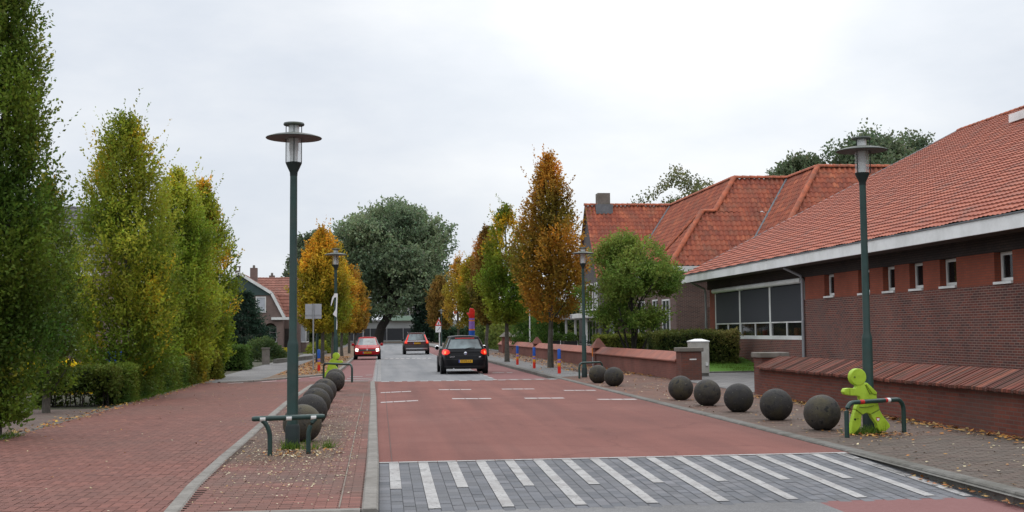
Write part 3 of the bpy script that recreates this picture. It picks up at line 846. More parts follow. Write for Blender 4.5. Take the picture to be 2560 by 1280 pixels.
# raised roof light with white boarding at the near end of the ridge
mb = MB()
mb.box(24.6, 30.5, 18.0, 42.7, 9.0, 9.41)
dm = mb.build('roof_dormer', M['soffit'], wing)
MB().box(24.0, 31.0, 17.4, 43.3, 9.415, 9.74).build('dormer_fascia', M['fascia'], dm, bevel=0.01)
MB().add([(24.1, 17.5, 9.745), (24.1, 43.2, 9.745), (30.9, 43.2, 9.745), (30.9, 17.5, 9.745), (26.5, 20, 11.2), (26.5, 38.0, 11.2)], [(0, 4, 5, 1), (1, 5, 2), (2, 5, 4, 3), (3, 4, 0)]).build('dormer_roof', M['ridge'], dm)
for yy, up_ in ((39.68, 1.9), (51.95, 2.0)):
    mb = MB(); mb.tube([(FX + 0.12, yy + 0.1, 3.7), (WX - 0.12, yy, 3.42), (WX - 0.07, yy, 3.25), (WX - 0.07, yy, up_)], 0.045, 10)
    dp = mb.build('downpipe', M['sign_back'], wing, smooth=True)
    mb = MB(); mb.tube([(WX - 0.07, yy, up_ + 0.02), (WX - 0.07, yy, 0.2)], 0.055, 10); mb.build('lower_pipe', M['grey_metal'], dp, smooth=True)
for yy in (38.6, 34.9, 31.3, 28.7, 25.6, 23.5): MB().box(WX - 0.006, WX + 0.02, yy, yy + 0.09, 0.60, 0.66).build('vent_slot', M['black'], wing)

# ------------------------------------------------------------------ old school behind it
E_, T_, ZB = 4.78, 1.255, 9.63
old = thing('old_school', 'old brick school with steep weathered orange pantile roofs and a ridge chimney', 'school building', (18, 66, 0))
def zf(h): return E_ + T_ * h
tw, th = 0.27, 0.34
s_ = (ZB - E_) / T_
rp = lambda pts: roof_plane('roof', pts, tw, th, M['tiles_old'], old, amp=0.065, lift=0.02, nu=6)
YA = 75.75
rp([(13.05, YA - s_, E_), (14.86, YA - s_, E_), (18.72, YA, ZB), (13.05, YA, ZB)])               # gabled block, slope to the camera
rp([(14.86, 71.89, E_), (14.86, 61.9, E_), (18.72, 61.9, ZB), (18.72, 75.75, ZB)])                # main roof, slope to the street
rp([(14.86, 61.9, E_), (14.86, 57.98, E_), (18.72, 61.86, ZB), (18.72, 61.9, ZB)])
hc = 2.31; zc = E_ + T_ * hc
rp([(14.23, 62.62, E_), (14.23, 58.0, E_), (16.54, 60.31, zc)])                                   # hipped bay
rp([(14.9, 62.62, E_), (14.23, 62.62, E_), (16.54, 60.31, zc), (17.22, 60.31, zc)])
rp([(14.23, 58.0, E_), (17.84, 58.0, E_), (20.15, 60.31, zc), (16.54, 60.31, zc)])
rp([(17.2, 60.31, zc), (20.15, 60.31, zc), (21.7, 61.86, ZB), (18.75, 61.86, ZB)])
rp([(17.84, 58.0, E_), (17.84, 53.55, E_), (21.7, 57.41, ZB), (21.7, 61.86, ZB)])                 # second cross block
rp([(17.84, 53.55, E_), (32.0, 53.55, E_), (32.0, 57.41, ZB), (21.7, 57.41, ZB)])
MB().quad((13.05, YA, ZB), (24, YA, ZB), (24, YA + s_, E_), (13.05, YA + s_, E_)).build('rear_roof', M['tiles_house'], old)
MB().quad((18.72, YA, ZB), (18.72, 61.86, ZB), (22.6, 61.86, E_), (22.6, YA, E_)).build('rear_roof', M['tiles_house'], old)
mb = MB()
for a, b_ in [((13.02, YA, ZB), (18.72, YA, ZB)), ((18.72, YA, ZB), (18.75, 61.86, ZB)), ((18.75, 61.86, ZB), (17.2, 60.31, zc)), ((17.2, 60.31, zc), (16.54, 60.31, zc)),
              ((16.54, 60.31, zc), (14.23, 58.0, E_)), ((16.54, 60.31, zc), (14.23, 62.62, E_)), ((18.75, 61.86, ZB), (21.7, 61.86, ZB)), ((21.7, 61.86, ZB), (21.7, 57.41, ZB)),
              ((21.7, 57.41, ZB), (17.84, 53.55, E_)), ((21.7, 57.41, ZB), (32, 57.41, ZB))]:
    ridge_line(mb, Vector(a) + Vector((0, 0, 0.05)), Vector(b_) + Vector((0, 0, 0.05)), 0.16, 0.38)
mb.build('ridge_tiles', M['ridge'], old)
for a, b_ in [((14.86, 71.89, E_), (18.72, 75.75, ZB)), ((17.84, 58.0, E_), (21.7, 61.86, ZB))]:
    MB().tube([Vector(a) + Vector((0, 0, 0.06)), Vector(b_) + Vector((0, 0, 0.06))], 0.09, 6).build('valley_flashing', M['lead'], old)
mb = MB()
mb.prism_dir([(13.25, YA - s_ - 0.1, 0), (13.25, YA + s_ + 0.1, 0), (13.25, YA + s_ + 0.1, E_ - 0.1), (13.25, YA, ZB - 0.1), (13.25, YA - s_ - 0.1, E_ - 0.1)], (0.3, 0, 0))
mb.build('gable', M['gable_brick'], old)
mb = MB()
mb.box(13.56, 15.1, YA - s_ + 0.25, YA - s_ + 0.5, 0, E_)
mb.box(15.1, 15.4, 62.5, 72.1, 0, E_)
mb.box(14.6, 17.9, 58.4, 58.7, 0, E_ - 0.02); mb.box(14.6, 14.9, 58.71, 62.4, 0, E_ - 0.02); mb.box(14.91, 15.09, 62.1, 62.4, 0, E_ - 0.02)
mb.box(18.2, 31.7, 54.0, 54.3, 0, E_ - 0.02); mb.box(18.2, 18.5, 54.31, 58.69, 0, E_ - 0.02)
mb.box(13.56, 31.7, YA + s_ - 0.4, YA + s_ - 0.1, 0, E_); mb.box(31.4, 31.69, 54.31, YA + s_ - 0.41, 0, E_)
mb.build('wall', M['old_brick'], old)
mb = MB()
mb.box(14.05, 17.85, 57.82, 57.92, E_ - 0.3, E_ - 0.02); mb.box(14.05, 14.15, 57.92, 62.7, E_ - 0.3, E_ - 0.02)
mb.box(14.7, 14.8, 62.75, 71.8, E_ - 0.28, E_ - 0.02); mb.box(17.7, 17.8, 53.4, 57.8, E_ - 0.3, E_ - 0.02)
mb.build('gutter_board', M['white'], old, bevel=0.01)
MB().box(14.16, 18.1, 57.93, 58.38, E_ - 0.28, E_ - 0.25).build('soffit', M['soffit'], old)
# chimney on the gabled block
mb = MB(); mb.box(13.85, 14.65, YA - 0.4, YA + 0.4, ZB - 0.5, ZB + 0.80)
ch = mb.build('chimney', M['stone_cap'], old)
MB().box(13.72, 14.8, YA - 0.5, YA + 0.5, ZB - 0.55, ZB + 0.06).build('chimney_flashing', M['lead'], ch)
def frame_win(parent, axis, p, a0, a1, z0, z1, bars=1, depth=0.06, fmat=None, pmat=None, hb=0):
    """a framed window standing 3 cm proud of a wall; axis 'x': wall faces -X at x=p, a = y; 'y': wall faces -Y at y=p, a = x"""
    fr = MB(); f = 0.08
    def bx(u0_, u1_, v0_, v1_, d0, d1):
        if axis == 'x': fr.box(p - d1, p - d0, u0_, u1_, v0_, v1_)
        else: fr.box(u0_, u1_, p - d1, p - d0, v0_, v1_)
    bx(a0, a0 + f, z0, z1, 0, depth); bx(a1 - f, a1, z0, z1, 0, depth)
    bx(a0 + f, a1 - f, z0, z0 + f, 0, depth); bx(a0 + f, a1 - f, z1 - f, z1, 0, depth)
    for k in range(bars):
        u = a0 + (a1 - a0) * (k + 1) / (bars + 1); bx(u - 0.03, u + 0.03, z0 + f, z1 - f, 0, depth * 0.8)
    for k in range(hb):
        v = z0 + (z1 - z0) * (k + 1) / (hb + 1); bx(a0 + f, a1 - f, v - 0.025, v + 0.025, 0, depth * 0.7)
    wo = fr.build('window', fmat or M['white'], parent)
    fr = MB(); bx(a0 + f, a1 - f, z0 + f, z1 - f, 0.004, 0.02)
    fr.build('pane', pmat or M['pane'], wo)
    return wo
for (a, b_) in [(64.0, 65.6), (67.6, 69.4)]: frame_win(old, 'x', 15.1, a, b_, 0.9, 3.3, 1)
for (a, b_) in [(72.6, 73.4), (74.2, 77.4), (78.2, 79.0)]: frame_win(old, 'x', 13.25, a, b_, 2.9, 4.6, 1 if b_ - a < 2 else 2)
frame_win(old, 'x', 13.25, 73.2, 78.0, 0.7, 2.3, 3)
frame_win(old, 'x', 14.6, 59.6, 61.2, 1.1, 3.2, 1)
# entrance porch
po = MB(); po.box(11.3, 13.2, 66.5, 78.0, 2.35, 2.62)
porch = po.build('porch_roof', M['white'], old, bevel=0.02)
for yy in (67.0, 70.8, 74.4, 77.6):
    mb = MB(); mb.box(11.5, 11.62, yy, yy + 0.12, 0, 2.35); mb.build('porch_post', M['white'], porch)
mb = MB(); mb.box(11.27, 11.298, 70.5, 77.0, 2.36, 2.60)
sg = mb.build('name_board', M['sign_back'], porch)
mb = MB(); rr = random.Random(3); yy = 76.6
while yy > 71.2:
    wd = rr.uniform(0.12, 0.22)
    if rr.random() > 0.16:
        mb.box(11.262, 11.268, yy - wd, yy, 2.42, 2.55 - 0.0)
    yy -= wd + 0.07
mb.build('lettering', M['black'], sg)
mb = MB(); mb.box(13.2, 13.23, 66.6, 71.4, 0.1, 2.3); mb.build('entrance_door', M['black'], old)
for yy in (66.9, 70.4): MB().box(13.0, 13.15, yy, yy + .85, 0.2, 2.2).build('door_curtain', M['curtain'], old)
mb = MB(); mb.box(12.9, 15.09, 62.45, 71.7, 0, 1.4); mb.build('porch_wall', M['gable_brick'], old)

# ------------------------------------------------------------------ garden walls
wall1 = thing('garden_wall', 'low dark red brick wall with wide sloping brick-on-edge coping along the near pavement', 'wall', (9.3, 20, 0))
mb = MB(); mb.box(9.12, 9.52, 4, 28.4, 0, 0.68); mb.build('wall', M['fence_brick'], wall1)
# sloping coping: every brick on edge laid singly
rng = np.random.default_rng(21)
V = []; Fc = []; C = []
yy = 4.0
cols_ = [(0.17, 0.052, 0.036), (0.13, 0.045, 0.034), (0.095, 0.042, 0.034), (0.20, 0.07, 0.045), (0.115, 0.05, 0.04), (0.15, 0.048, 0.035)]
while yy < 28.35:
    dz = rng.normal(0, 0.006); k = len(V); a, b_ = yy + 0.005, yy + 0.063
    sl = 0.25
    pr = [(8.98, 0.655 + dz), (8.98, 0.70 + dz), (9.62, 0.955 + dz), (9.66, 0.955 + dz), (9.66, 0.69)]
    for q in (a, b_):
        V += [(px_, q + (px_ - 8.98) * 0.12, pz_) for px_, pz_ in pr]
    Fc += [(k + i, k + (i + 1) % 5, k + 5 + (i + 1) % 5, k + 5 + i) for i in range(5)] + [(k + 4, k + 3, k + 2, k + 1, k), (k + 5, k + 6, k + 7, k + 8, k + 9)]
    c = np.array(cols_[rng.integers(6)]) * (1 + rng.normal(0, 0.12))
    C += [(*np.clip(c, 0, 1), 1)] * 10
    yy += 0.069
me = bpy.data.meshes.new('coping'); me.from_pydata(V, [], Fc)
bm = bmesh.new(); bm.from_mesh(me); bmesh.ops.recalc_face_normals(bm, faces=bm.faces); bm.to_mesh(me); bm.free()
me.color_attributes.new('Col', 'FLOAT_COLOR', 'POINT').data.foreach_set('color', np.array(C, dtype=np.float32).ravel())
M['coping1'] = attr_mat('brick_coping', 0.9, 0, 50, dirt=(0.055, 0.042, 0.030), dirtscale=3.2, spec=0.15)
link_mesh('coping', me, M['coping1'], wall1, False, True)
mb = MB(); mb.box(9.0, 9.64, 4, 28.35, 0.67, 0.688); mb.build('coping_bed', M['joint'], wall1)

def pillar(name, label, x, y, w_, h, mat, group='gate pillars of the driveway'):
    t = thing(name, label, 'pillar', (x, y, 0), 0, group)
    MB().box(-w_ / 2, w_ / 2, -w_ / 2, w_ / 2, 0, h - 0.13).build('shaft', mat, t, world=False)
    MB().box(-w_ / 2 - 0.06, w_ / 2 + 0.06, -w_ / 2 - 0.06, w_ / 2 + 0.06, h - 0.128, h).build('cap', M['stone_cap'], t, bevel=0.025, world=False)
    return t
pillar('gate_pillar', 'brick gate pillar with mossy stone cap at the end of the near garden wall', 9.52, 28.75, 0.62, 1.04, M['fence_brick'])
p2 = pillar('gate_pillar', 'dark brick gate pillar with thin white house plate, in front of the grey cabinet', 9.78, 37.6, 0.66, 1.05, M['fence_brick'])
MB().box(-0.06, 0.16, -0.338, -0.331, 0.66, 0.70).build('name_plate', M['white'], p2, world=False)

wall2 = thing('garden_wall', 'long pinkish brick wall with smooth orange sloping coping running away past the trees', 'wall', (9.6, 65, 0))
mb = MB(); mb.box(9.5, 9.8, 37.95, 97, 0, 0.62); mb.build('wall', M['fence_brick2'], wall2)
mb = MB()
mb.prism_dir([(9.40, 37.95, 0.60), (9.40, 37.95, 0.64), (9.72, 37.95, 0.90), (9.86, 37.95, 0.90), (9.86, 37.95, 0.622)], (0, 59, 0))
mb.build('coping', M['coping2'], wall2)
for yy in (52.9, 74.0):
    mb = MB(); mb.box(9.44, 9.9, yy - 0.25, yy + 0.25, 0.0, 0.88)
    pr_ = mb.build('pier', M['fence_brick2'], wall2)
    mb = MB(); mb.add([(9.34, yy - 0.42, 0.86), (9.96, yy - 0.42, 0.86), (9.96, yy + 0.42, 0.86), (9.34, yy + 0.42, 0.86), (9.6, yy - 0.05, 1.28), (9.7, yy - 0.05, 1.28), (9.7, yy + 0.05, 1.28), (9.6, yy + 0.05, 1.28)],
                      [(3, 2, 1, 0), (0, 1, 5, 4), (1, 2, 6, 5), (2, 3, 7, 6), (3, 0, 4, 7), (4, 5, 6, 7)])
    mb.build('pier_cap', M['coping2'] if yy < 60 else M['fence_brick'], pr_)
for (yy, xx_, lab) in ((91.5, 9.6, 'square brick pillar with low pyramid cap at the far end of the pink wall'), (88.0, 10.2, 'smaller capped brick pillar behind the pink wall beside a tree trunk')):
    t = thing('gate_pillar', lab, 'pillar', (xx_, yy, 0), 0, 'far capped pillars')
    MB().box(-.36, .36, -.36, .36, 0, 1.25).build('shaft', M['fence_brick2'], t, world=False)
    MB().add([(-.55, -.55, 1.25), (.55, -.55, 1.25), (.55, .55, 1.25), (-.55, .55, 1.25), (0, 0, 1.75)], [(3, 2, 1, 0), (0, 1, 4), (1, 2, 4), (2, 3, 4), (3, 0, 4)]).build('cap', M['stone_cap'], t, world=False)

# ------------------------------------------------------------------ service cabinet
cab = thing('service_cabinet', 'tall pale grey street cabinet with pitched lid behind the dark gate pillar', 'cabinet', (10.85, 40.4, 0.03))
MB().box(-.30, .30, -.2, .2, 0, 0.10).build('plinth', M['conc_dark'], cab, world=False)
MB().box(-.32, .32, -.22, .22, 0.10, 1.16).build('body', M['cabinet'], cab, bevel=0.012, world=False)
MB().add([(-.34, -.24, 1.162), (.34, -.24, 1.162), (.34, .24, 1.162), (-.34, .24, 1.162), (-.34, -.24, 1.2), (.34, -.24, 1.2), (.34, .24, 1.2), (-.34, .24, 1.2), (-.12, 0, 1.27), (.12, 0, 1.27)],
         [(3, 2, 1, 0), (0, 1, 5, 4), (1, 2, 6, 5), (2, 3, 7, 6), (3, 0, 4, 7), (4, 5, 9, 8), (5, 6, 9), (6, 7, 8, 9), (7, 4, 8)]).build('lid', M['white'], cab, world=False)
MB().box(.18, .27, -.27, -.222, 0.35, 0.46).build('handle', M['white'], cab, bevel=0.01, world=False)

# ------------------------------------------------------------------ street lamps
gm, gnt, gb = nodes_mat('lamp_glass')
gb.inputs['Base Color'].default_value = (0.8, 0.82, 0.82, 1); gb.inputs['Roughness'].default_value = 0.1
tr = N(gnt, 'ShaderNodeBsdfTransparent'); tr.inputs[0].default_value = (0.93, 0.94, 0.94, 1)
mxs = N(gnt, 'ShaderNodeMixShader'); mxs.inputs[0].default_value = 0.28
gnt.links.new(tr.outputs[0], mxs.inputs[1]); gnt.links.new(gb.outputs[0], mxs.inputs[2]); gnt.links.new(mxs.outputs[0], gnt.nodes['Material Output'].inputs[0])
M['lampglass'] = gm
def make_lamp():
    t = thing('street_lamp', 'dark green disc-shaded street lamp in the left foreground beside the island rail', 'street lamp', (0, 0, 0), 0, 'disc-shaded street lamps')
    k = dict(world=False, smooth=True)
    MB().lathe([(.083, 0), (.083, .33), (.078, .36), (.078, 1.42), (.072, 1.46), (.055, 1.52), (.050, 3.84)], n=20).build('pole', M['green_paint'], t, **k)
    MB().lathe([(.10, -.02), (.10, .30), (.084, .335)], n=20).build('base_sleeve', M['green_dark'], t, **k)
    MB().lathe([(.052, 3.80), (.055, 3.85), (.108, 3.965), (.112, 3.99), (.02, 3.995)], n=20).build('collar', M['green_dark'], t, **k)
    MB().lathe([(.104, 3.995), (.104, 4.36)], n=24).build('glass', M['lampglass'], t, **k)
    lv = []
    for i in range(12):
        z = 4.16 + i * 0.018; lv += [(.058, z), (.070, z + .004), (.058, z + .012)]
    lo = MB().lathe([(.0, 4.0), (.055, 4.0), (.058, 4.15)] + lv + [(.05, 4.385), (0, 4.386)], n=20).build('lamp_insert', M['louvre'], t, **k)
    MB().lathe([(.06, 4.415), (.16, 4.400), (.30, 4.372), (.385, 4.345), (.392, 4.336), (.385, 4.330)], n=40).build('shade', M['disc'], t, **k)
    MB().lathe([(.386, 4.329), (.30, 4.355), (.11, 4.376), (.09, 4.377)], n=40).build('shade_lining', M['disc_under'], t, **k)
    MB().lathe([(.075, 4.40), (.075, 4.52)], n=20).build('neck', M['louvre'], t, **k)
    MB().lathe([(0, 4.515), (.14, 4.515), (.148, 4.53), (.14, 4.55), (0, 4.565)], n=28).build('cap', M['disc'], t, **k)
    for a in (0.5, 0.5 + 2 * PI / 3, 0.5 + 4 * PI / 3):
        x_, y_ = .125 * math.cos(a), .125 * math.sin(a)
        MB().tube([(x_ * .8, y_ * .8, 3.985), (x_, y_, 3.985), (x_, y_, 4.53)], .007, 6).build('rod', M['green_dark'], t, world=False)
    return t
lamp = make_lamp()
lamp.location = (-1.22, 17.02, 0.02); lamp.rotation_euler = (0, math.radians(-0.35), 2.2)
lampR = copy_thing(lamp, (7.46, 17.85, 0.02), 1.15, 'dark green disc-shaded street lamp rising behind the lime green figure')
lampR.rotation_euler = (0, math.radians(-0.6), 1.15)
copy_thing(lamp, (-1.55, 42.3, 0.02), 0.4, 'disc-shaded street lamp with white tape tied round its post, left of the red car')
copy_thing(lamp, (6.98, 41.0, 0.02), 3.0, 'disc-shaded street lamp in front of the bushy green shrub on the right', 0.985)
copy_thing(lamp, (-3.52, 68.0, 0.0), 0.9, 'disc-shaded street lamp standing behind the blank back of a square sign', 0.96)
copy_thing(lamp, (7.0, 139.0, 0.0), 0.2, 'small distant disc-shaded street lamp just right of the triangular warning sign', .95)
# white tape on the second lamp
tp = MB()
def ribbon(pts, w_):
    for (a, b_) in zip(pts[:-1], pts[1:]):
        tp.quad(a[0], b_[0], b_[1], a[1])
q = lambda x, y, z: Vector((-1.55 + x, 42.3 + y, z))
ribbon([(q(.07, -.06, 3.0), q(.07, -.06, 2.88)), (q(-.03, -.09, 3.0), q(-.05, -.09, 2.86)), (q(-.12, -.08, 2.86), q(-.10, -.08, 2.72)), (q(-.17, -.07, 2.6), q(-.15, -.07, 2.56))], .1)
ribbon([(q(.03, -.08, 2.95), q(.07, -.08, 2.9)), (q(0, -.1, 2.45), q(.05, -.1, 2.45)), (q(-.10, -.09, 2.28), q(.04, -.1, 2.16)), (q(.04, -.09, 2.18), q(.06, -.09, 2.0)), (q(.02, -.09, 1.75), q(.05, -.09, 1.75))], .1)
tp.lathe([(.058, 2.86), (.062, 2.93), (.058, 3.0)], (-1.55, 42.3, 0), 14)
tag(tp.build('tape_ribbon', M['plastic_white']), 'torn white plastic tape tied round a lamp post and hanging down', 'tape')

# ------------------------------------------------------------------ steel hoops that guard the lamps
def hoop_path(a, b, h, r=0.16, n=6):
    a, b = Vector(a), Vector(b); d = (b - a).normalized(); up = Vector((0, 0, 1))
    pts = [a, a + up * (h - r)]
    c = a + up * (h - r) + d * r
    pts += [c - d * r * math.cos(k / n * PI / 2) + up * r * math.sin(k / n * PI / 2) for k in range(1, n + 1)]
    c = b + up * (h - r) - d * r
    pts += [c + d * r * math.sin(k / n * PI / 2) + up * r * math.cos(k / n * PI / 2) for k in range(0, n)]
    pts += [b + up * (h - r), b]
    return pts
hp = thing('guard_rail', 'dark green steel rail on two curved legs with white stickers, around the left foreground lamp', 'guard rail', (-1.2, 16.6, 0.02), 0, 'steel lamp guard rails')
RLA, RLB = Vector((-1.665, 15.98, .505)), Vector((-0.745, 16.24, .505))
rd_ = (RLB - RLA).normalized()
MB().tube([RLA, RLA + rd_ * .03, RLB - rd_ * .03, RLB], [.026, .034, .034, .026], 12).build('rail', M['green_paint'], hp, smooth=True)
for (t_, sg_) in ((.245, -1), (.775, 1)):
    P0 = RLA.lerp(RLB, t_)
    pts = [Vector((P0.x, P0.y, 0)), Vector((P0.x, P0.y, .24))]
    for k_ in range(1, 7):
        an_ = k_ / 6 * PI / 2.6
        pts.append(Vector((P0.x, P0.y, .24 + .24 * math.sin(an_) / math.sin(PI / 2.6))) + rd_ * sg_ * .10 * (1 - math.cos(an_)) / (1 - math.cos(PI / 2.6)))
    MB().tube(pts, .031, 12).build('leg', M['green_paint'], hp, smooth=True)
for t_ in (.14, .50, .84):
    cpt = RLA.lerp(RLB, t_)
    MB().tube([cpt - rd_ * .036 + Vector((0, -.003, -.004)), cpt + rd_ * .036 + Vector((0, -.003, -.004))], .0345, 12).build('sticker', M['white'], hp, smooth=True)
def hoop(label, a, b, h, stickers=True, r=.034):
    t = thing('guard_rail', label, 'guard rail', a, 0, 'steel lamp guard rails')
    MB().tube(hoop_path(a, b, h), r, 12).build('hoop', M['green_paint'], t, smooth=True)
    if stickers:
        A, B = Vector(a) + Vector((0, 0, h)), Vector(b) + Vector((0, 0, h)); d = (B - A)
        MB().tube([A + d * .22, A + d * .29], r + .002, 12).build('sticker', M['red'], t, smooth=True)
        MB().tube([A + d * .66, A + d * .70], r + .002, 12).build('sticker', M['red'], t, smooth=True)
        MB().tube([A + d * .70, A + d * .75], r + .002, 12).build('sticker', M['white'], t, smooth=True)
    return t
hoop('dark green steel hoop with red and white stickers in front of the lime green figure', (6.74, 16.95, .02), (7.90, 17.60, .02), .50)
hoop('dark steel hoop around the second left lamp, half hidden by a concrete sphere', (-1.92, 41.3, .02), (-0.92, 39.35, .02), .58, False)
hoop('dark steel hoop around the lamp in front of the shrub, beside two concrete spheres', (6.62, 39.9, .02), (7.55, 40.7, .02), .52, False)

# ------------------------------------------------------------------ lime green child figures
def make_kid(label, loc, rz):
    t = thing('child_figure', label, 'road safety figure', loc, rz, 'lime green warning figures')
    sc_ = 1.0 / (6.4 * 164)
    P = lambda zx, zy: ((zx - 589) * sc_, (1133 - zy) * sc_)
    def slab(pts, y0, y1, name, par, bev=.012):
        pp = [P(*p) for p in pts]
        return MB().prism_dir([(x, y0, z) for x, z in pp], (0, y1 - y0, 0)).build(name, M['kid'], par, bevel=bev, smooth=True, world=False, seg=3)
    head = [(475 + 133 * math.cos(2 * PI * k / 28), 235 - 133 * math.sin(2 * PI * k / 28)) for k in range(28)]
    h = slab(head, -.055, .055, 'head', t)
    ex, ez = P(405, 235)
    MB().lathe([(0, -.058), (.014, -.058), (.018, -.055)], (ex, 0, ez), 14, 'y').build('eye', M['kid_line'], h, world=False)
    body = slab([(440, 365), (560, 335), (620, 325), (690, 390), (772, 490), (785, 590), (822, 745), (665, 822), (600, 795), (522, 825), (408, 735), (440, 660), (500, 600), (490, 540),
                 (430, 525), (330, 522), (300, 515), (240, 508), (212, 462), (240, 412), (310, 404), (420, 412), (445, 385)], -.05, .05, 'body', t)
    # sleeve ridge, pocket and trouser seams
    def seam(pts, r=.0045):
        return MB().tube([(P(*p)[0], -.0515, P(*p)[1]) for p in pts], r, 6).build('seam', M['kid_line'], body, world=False)
    seam([(470, 705), (590, 708), (715, 688)], .006); seam([(412, 738), (520, 822)]); seam([(668, 820), (820, 748)]); seam([(318, 408), (318, 516)], .0035)
    seam([(585, 360), (660, 505), (690, 490)], .007)
    slab([(590, 350), (625, 335), (775, 480), (770, 515), (700, 500)], -.068, -.05, 'sleeve', body, .008)
    l1 = slab([(408, 742), (518, 828), (505, 870), (498, 1000), (440, 1060), (350, 1137), (312, 1120), (330, 1010), (362, 870)], -.048, .045, 'leg', t)
    l2 = slab([(668, 824), (823, 752), (880, 850), (992, 985), (998, 1030), (920, 1088), (820, 1092), (780, 1040), (772, 980), (700, 880)], -.045, .048, 'leg', t)
    mk_ = MB()
    a0, b0 = P(395, 893)
    mk_.lathe([(0, -.0505), (.017, -.0505)], (a0, 0, b0), 12, 'y')
    mk_.add([(a0 + .02, -.0505, b0 + .004), (a0 + .062, -.0505, b0 + .004), (a0 + .062, -.0505, b0 + .010), (a0 + .02, -.0505, b0 + .010)], [(0, 1, 2, 3)])
    mk_.build('maker_mark', M['black'], l1, world=False)
    pts = [(758, 870), (820, 870), (822, 905), (795, 940), (765, 920)]
    sh = MB().prism_dir([(P(*p)[0], -.0475, P(*p)[1]) for p in pts], (0, .002, 0)).build('shield_sticker', M['red'], l2, world=False)
    pts = [(768, 885), (812, 885), (813, 904), (795, 926), (772, 914)]
    MB().prism_dir([(P(*p)[0], -.0490, P(*p)[1]) for p in pts], (0, .0012, 0)).build('shield_field', M['plastic_white'], sh, world=False)
    return t
make_kid('flat lime green plastic child figure leaning on the hoop of the right foreground lamp', (7.21, 17.42, .02), math.radians(6))
k2 = make_kid('distant lime green child figure behind the taped lamp post on the island', (-1.63, 42.1, .02), math.radians(172))
k2.scale = (0.95,) * 3

# ------------------------------------------------------------------ concrete spheres
def sphere_mesh():
    bm = bmesh.new()
    bmesh.ops.create_icosphere(bm, subdivisions=5, radius=0.285)
    rg = np.random.default_rng(4)
    ph = rg.uniform(0, 6.28, 12)
    for v in bm.verts:
        p = v.co
        n = sum(math.sin(p.x * (17 + 5 * k) + ph[k]) * math.sin(p.y * (15 + 6 * k) + ph[k + 4]) * math.sin(p.z * (14 + 7 * k) + ph[k + 8]) for k in range(4))
        v.co = p * (1 + 0.0028 * n)
        if v.co.z < -0.262: v.co.z = -0.262
    me = bpy.data.meshes.new('sphere_bollard'); bm.to_mesh(me); bm.free()
    me.materials.append(M['bollard'])
    me.polygons.foreach_set('use_smooth', [True] * len(me.polygons))
    return me
sm = sphere_mesh()
rs = [(6.90, 18.35), (6.88, 20.5), (6.88, 22.72), (6.82, 24.75), (6.81, 26.95), (6.68, 34.2), (6.62, 36.4)]
ls = [(-1.15, 18.05), (-1.20, 21.1), (-1.24, 23.5), (-1.28, 25.9), (-1.30, 28.3), (-1.27, 33.6), (-1.34, 36.2)]
rl_ = ['dark concrete sphere on the right pavement closest to the lime green figure', 'dark concrete sphere, second from the lime green figure', 'dark concrete sphere in the middle of the right row of five',
       'dark concrete sphere, fourth from the lime green figure', 'dark concrete sphere at the far end of the right row of five, before the driveway', 'nearer of the two dark concrete spheres beside the hoop in front of the shrub', 'farther of the two dark concrete spheres, touching the hoop in front of the shrub']
ll_ = ['mossy dark concrete sphere directly behind the left foreground lamp', 'dark concrete sphere second behind the left foreground lamp', 'dark concrete sphere third behind the left foreground lamp', 'dark concrete sphere fourth behind the left foreground lamp', 'dark concrete sphere last of the tight row of five on the island',
       'dark concrete sphere apart from the row, in front of the taped lamp post', 'dark concrete sphere mostly hidden behind another, below the taped lamp post']
for i, ((x, y), lab) in enumerate(list(zip(rs, rl_)) + list(zip(ls, ll_))):
    o = bpy.data.objects.new('sphere_bollard', sm); COL.objects.link(o)
    o.location = (x, y, 0.02 + 0.262); o.rotation_euler = (0, 0, i * 1.7)
    tag(o, lab, 'bollard', 'concrete sphere bollards')

# ------------------------------------------------------------------ striped posts
def make_post(label, loc):
    t = thing('striped_post', label, 'post', loc, 0, 'blue and red striped posts')
    for (a, b_, m_) in [(0, .30, 'redp'), (.30, .36, 'orange'), (.36, .46, 'yellow'), (.46, .56, 'purple'), (.56, .62, 'yellow')]:
        MB().lathe([(.062, a + .001), (.062, b_)], n=16).build('band', M[m_], t, world=False, smooth=True)
    MB().lathe([(.066, .621), (.066, 1.02), (.055, 1.05), (0, 1.06)], n=16).build('top', M['blue'], t, world=False, smooth=True)
    return t
pst = make_post('blue-topped striped post nearest on the right pavement, in front of the brown tree', (6.70, 45.0, .02))
pst.scale = (1, 1, .88)
for (x, y, lab) in [(6.62, 51.8, 'blue-topped striped post in the middle of the three on the right pavement'), (6.57, 57.8, 'blue-topped striped post farthest of the three on the right pavement'), (-2.62, 52.0, 'blue-topped striped post on the left verge next to the square sign')]:
    c = copy_thing(pst, (x, y, .01), 0, lab); c.scale = (1, 1, .88)
# big arm with a red hand
arm = thing('hand_post', 'giant striped arm post topped with a red hand, rising behind the black car', 'post', (6.28, 83.0, 0.02)); arm.scale = (1.06,) * 3
for (a, b_, r_, m_) in [(0, .9, .19, 'blue'), (.9, 1.62, .20, 'blue'), (1.62, 1.72, .195, 'orange'), (1.72, 2.22, .19, 'purple'), (2.22, 2.30, .19, 'orange'), (2.30, 2.42, .185, 'purple')]:
    MB().lathe([(r_, a + .001), (r_, b_)], n=20).build('band', M[m_], arm, world=False, smooth=True)
hd = MB().prism_dir([(x, -.09, z) for x, z in [(-.16, 2.42), (.17, 2.42), (.20, 2.62), (.20, 2.92), (.14, 2.98), (.12, 3.05), (.05, 3.07), (.0, 3.03), (-.04, 3.10), (-.10, 3.09), (-.14, 3.0), (-.17, 2.86), (-.18, 2.75), (-.31, 2.79), (-.34, 2.73), (-.22, 2.60)]], (0, .18, 0))
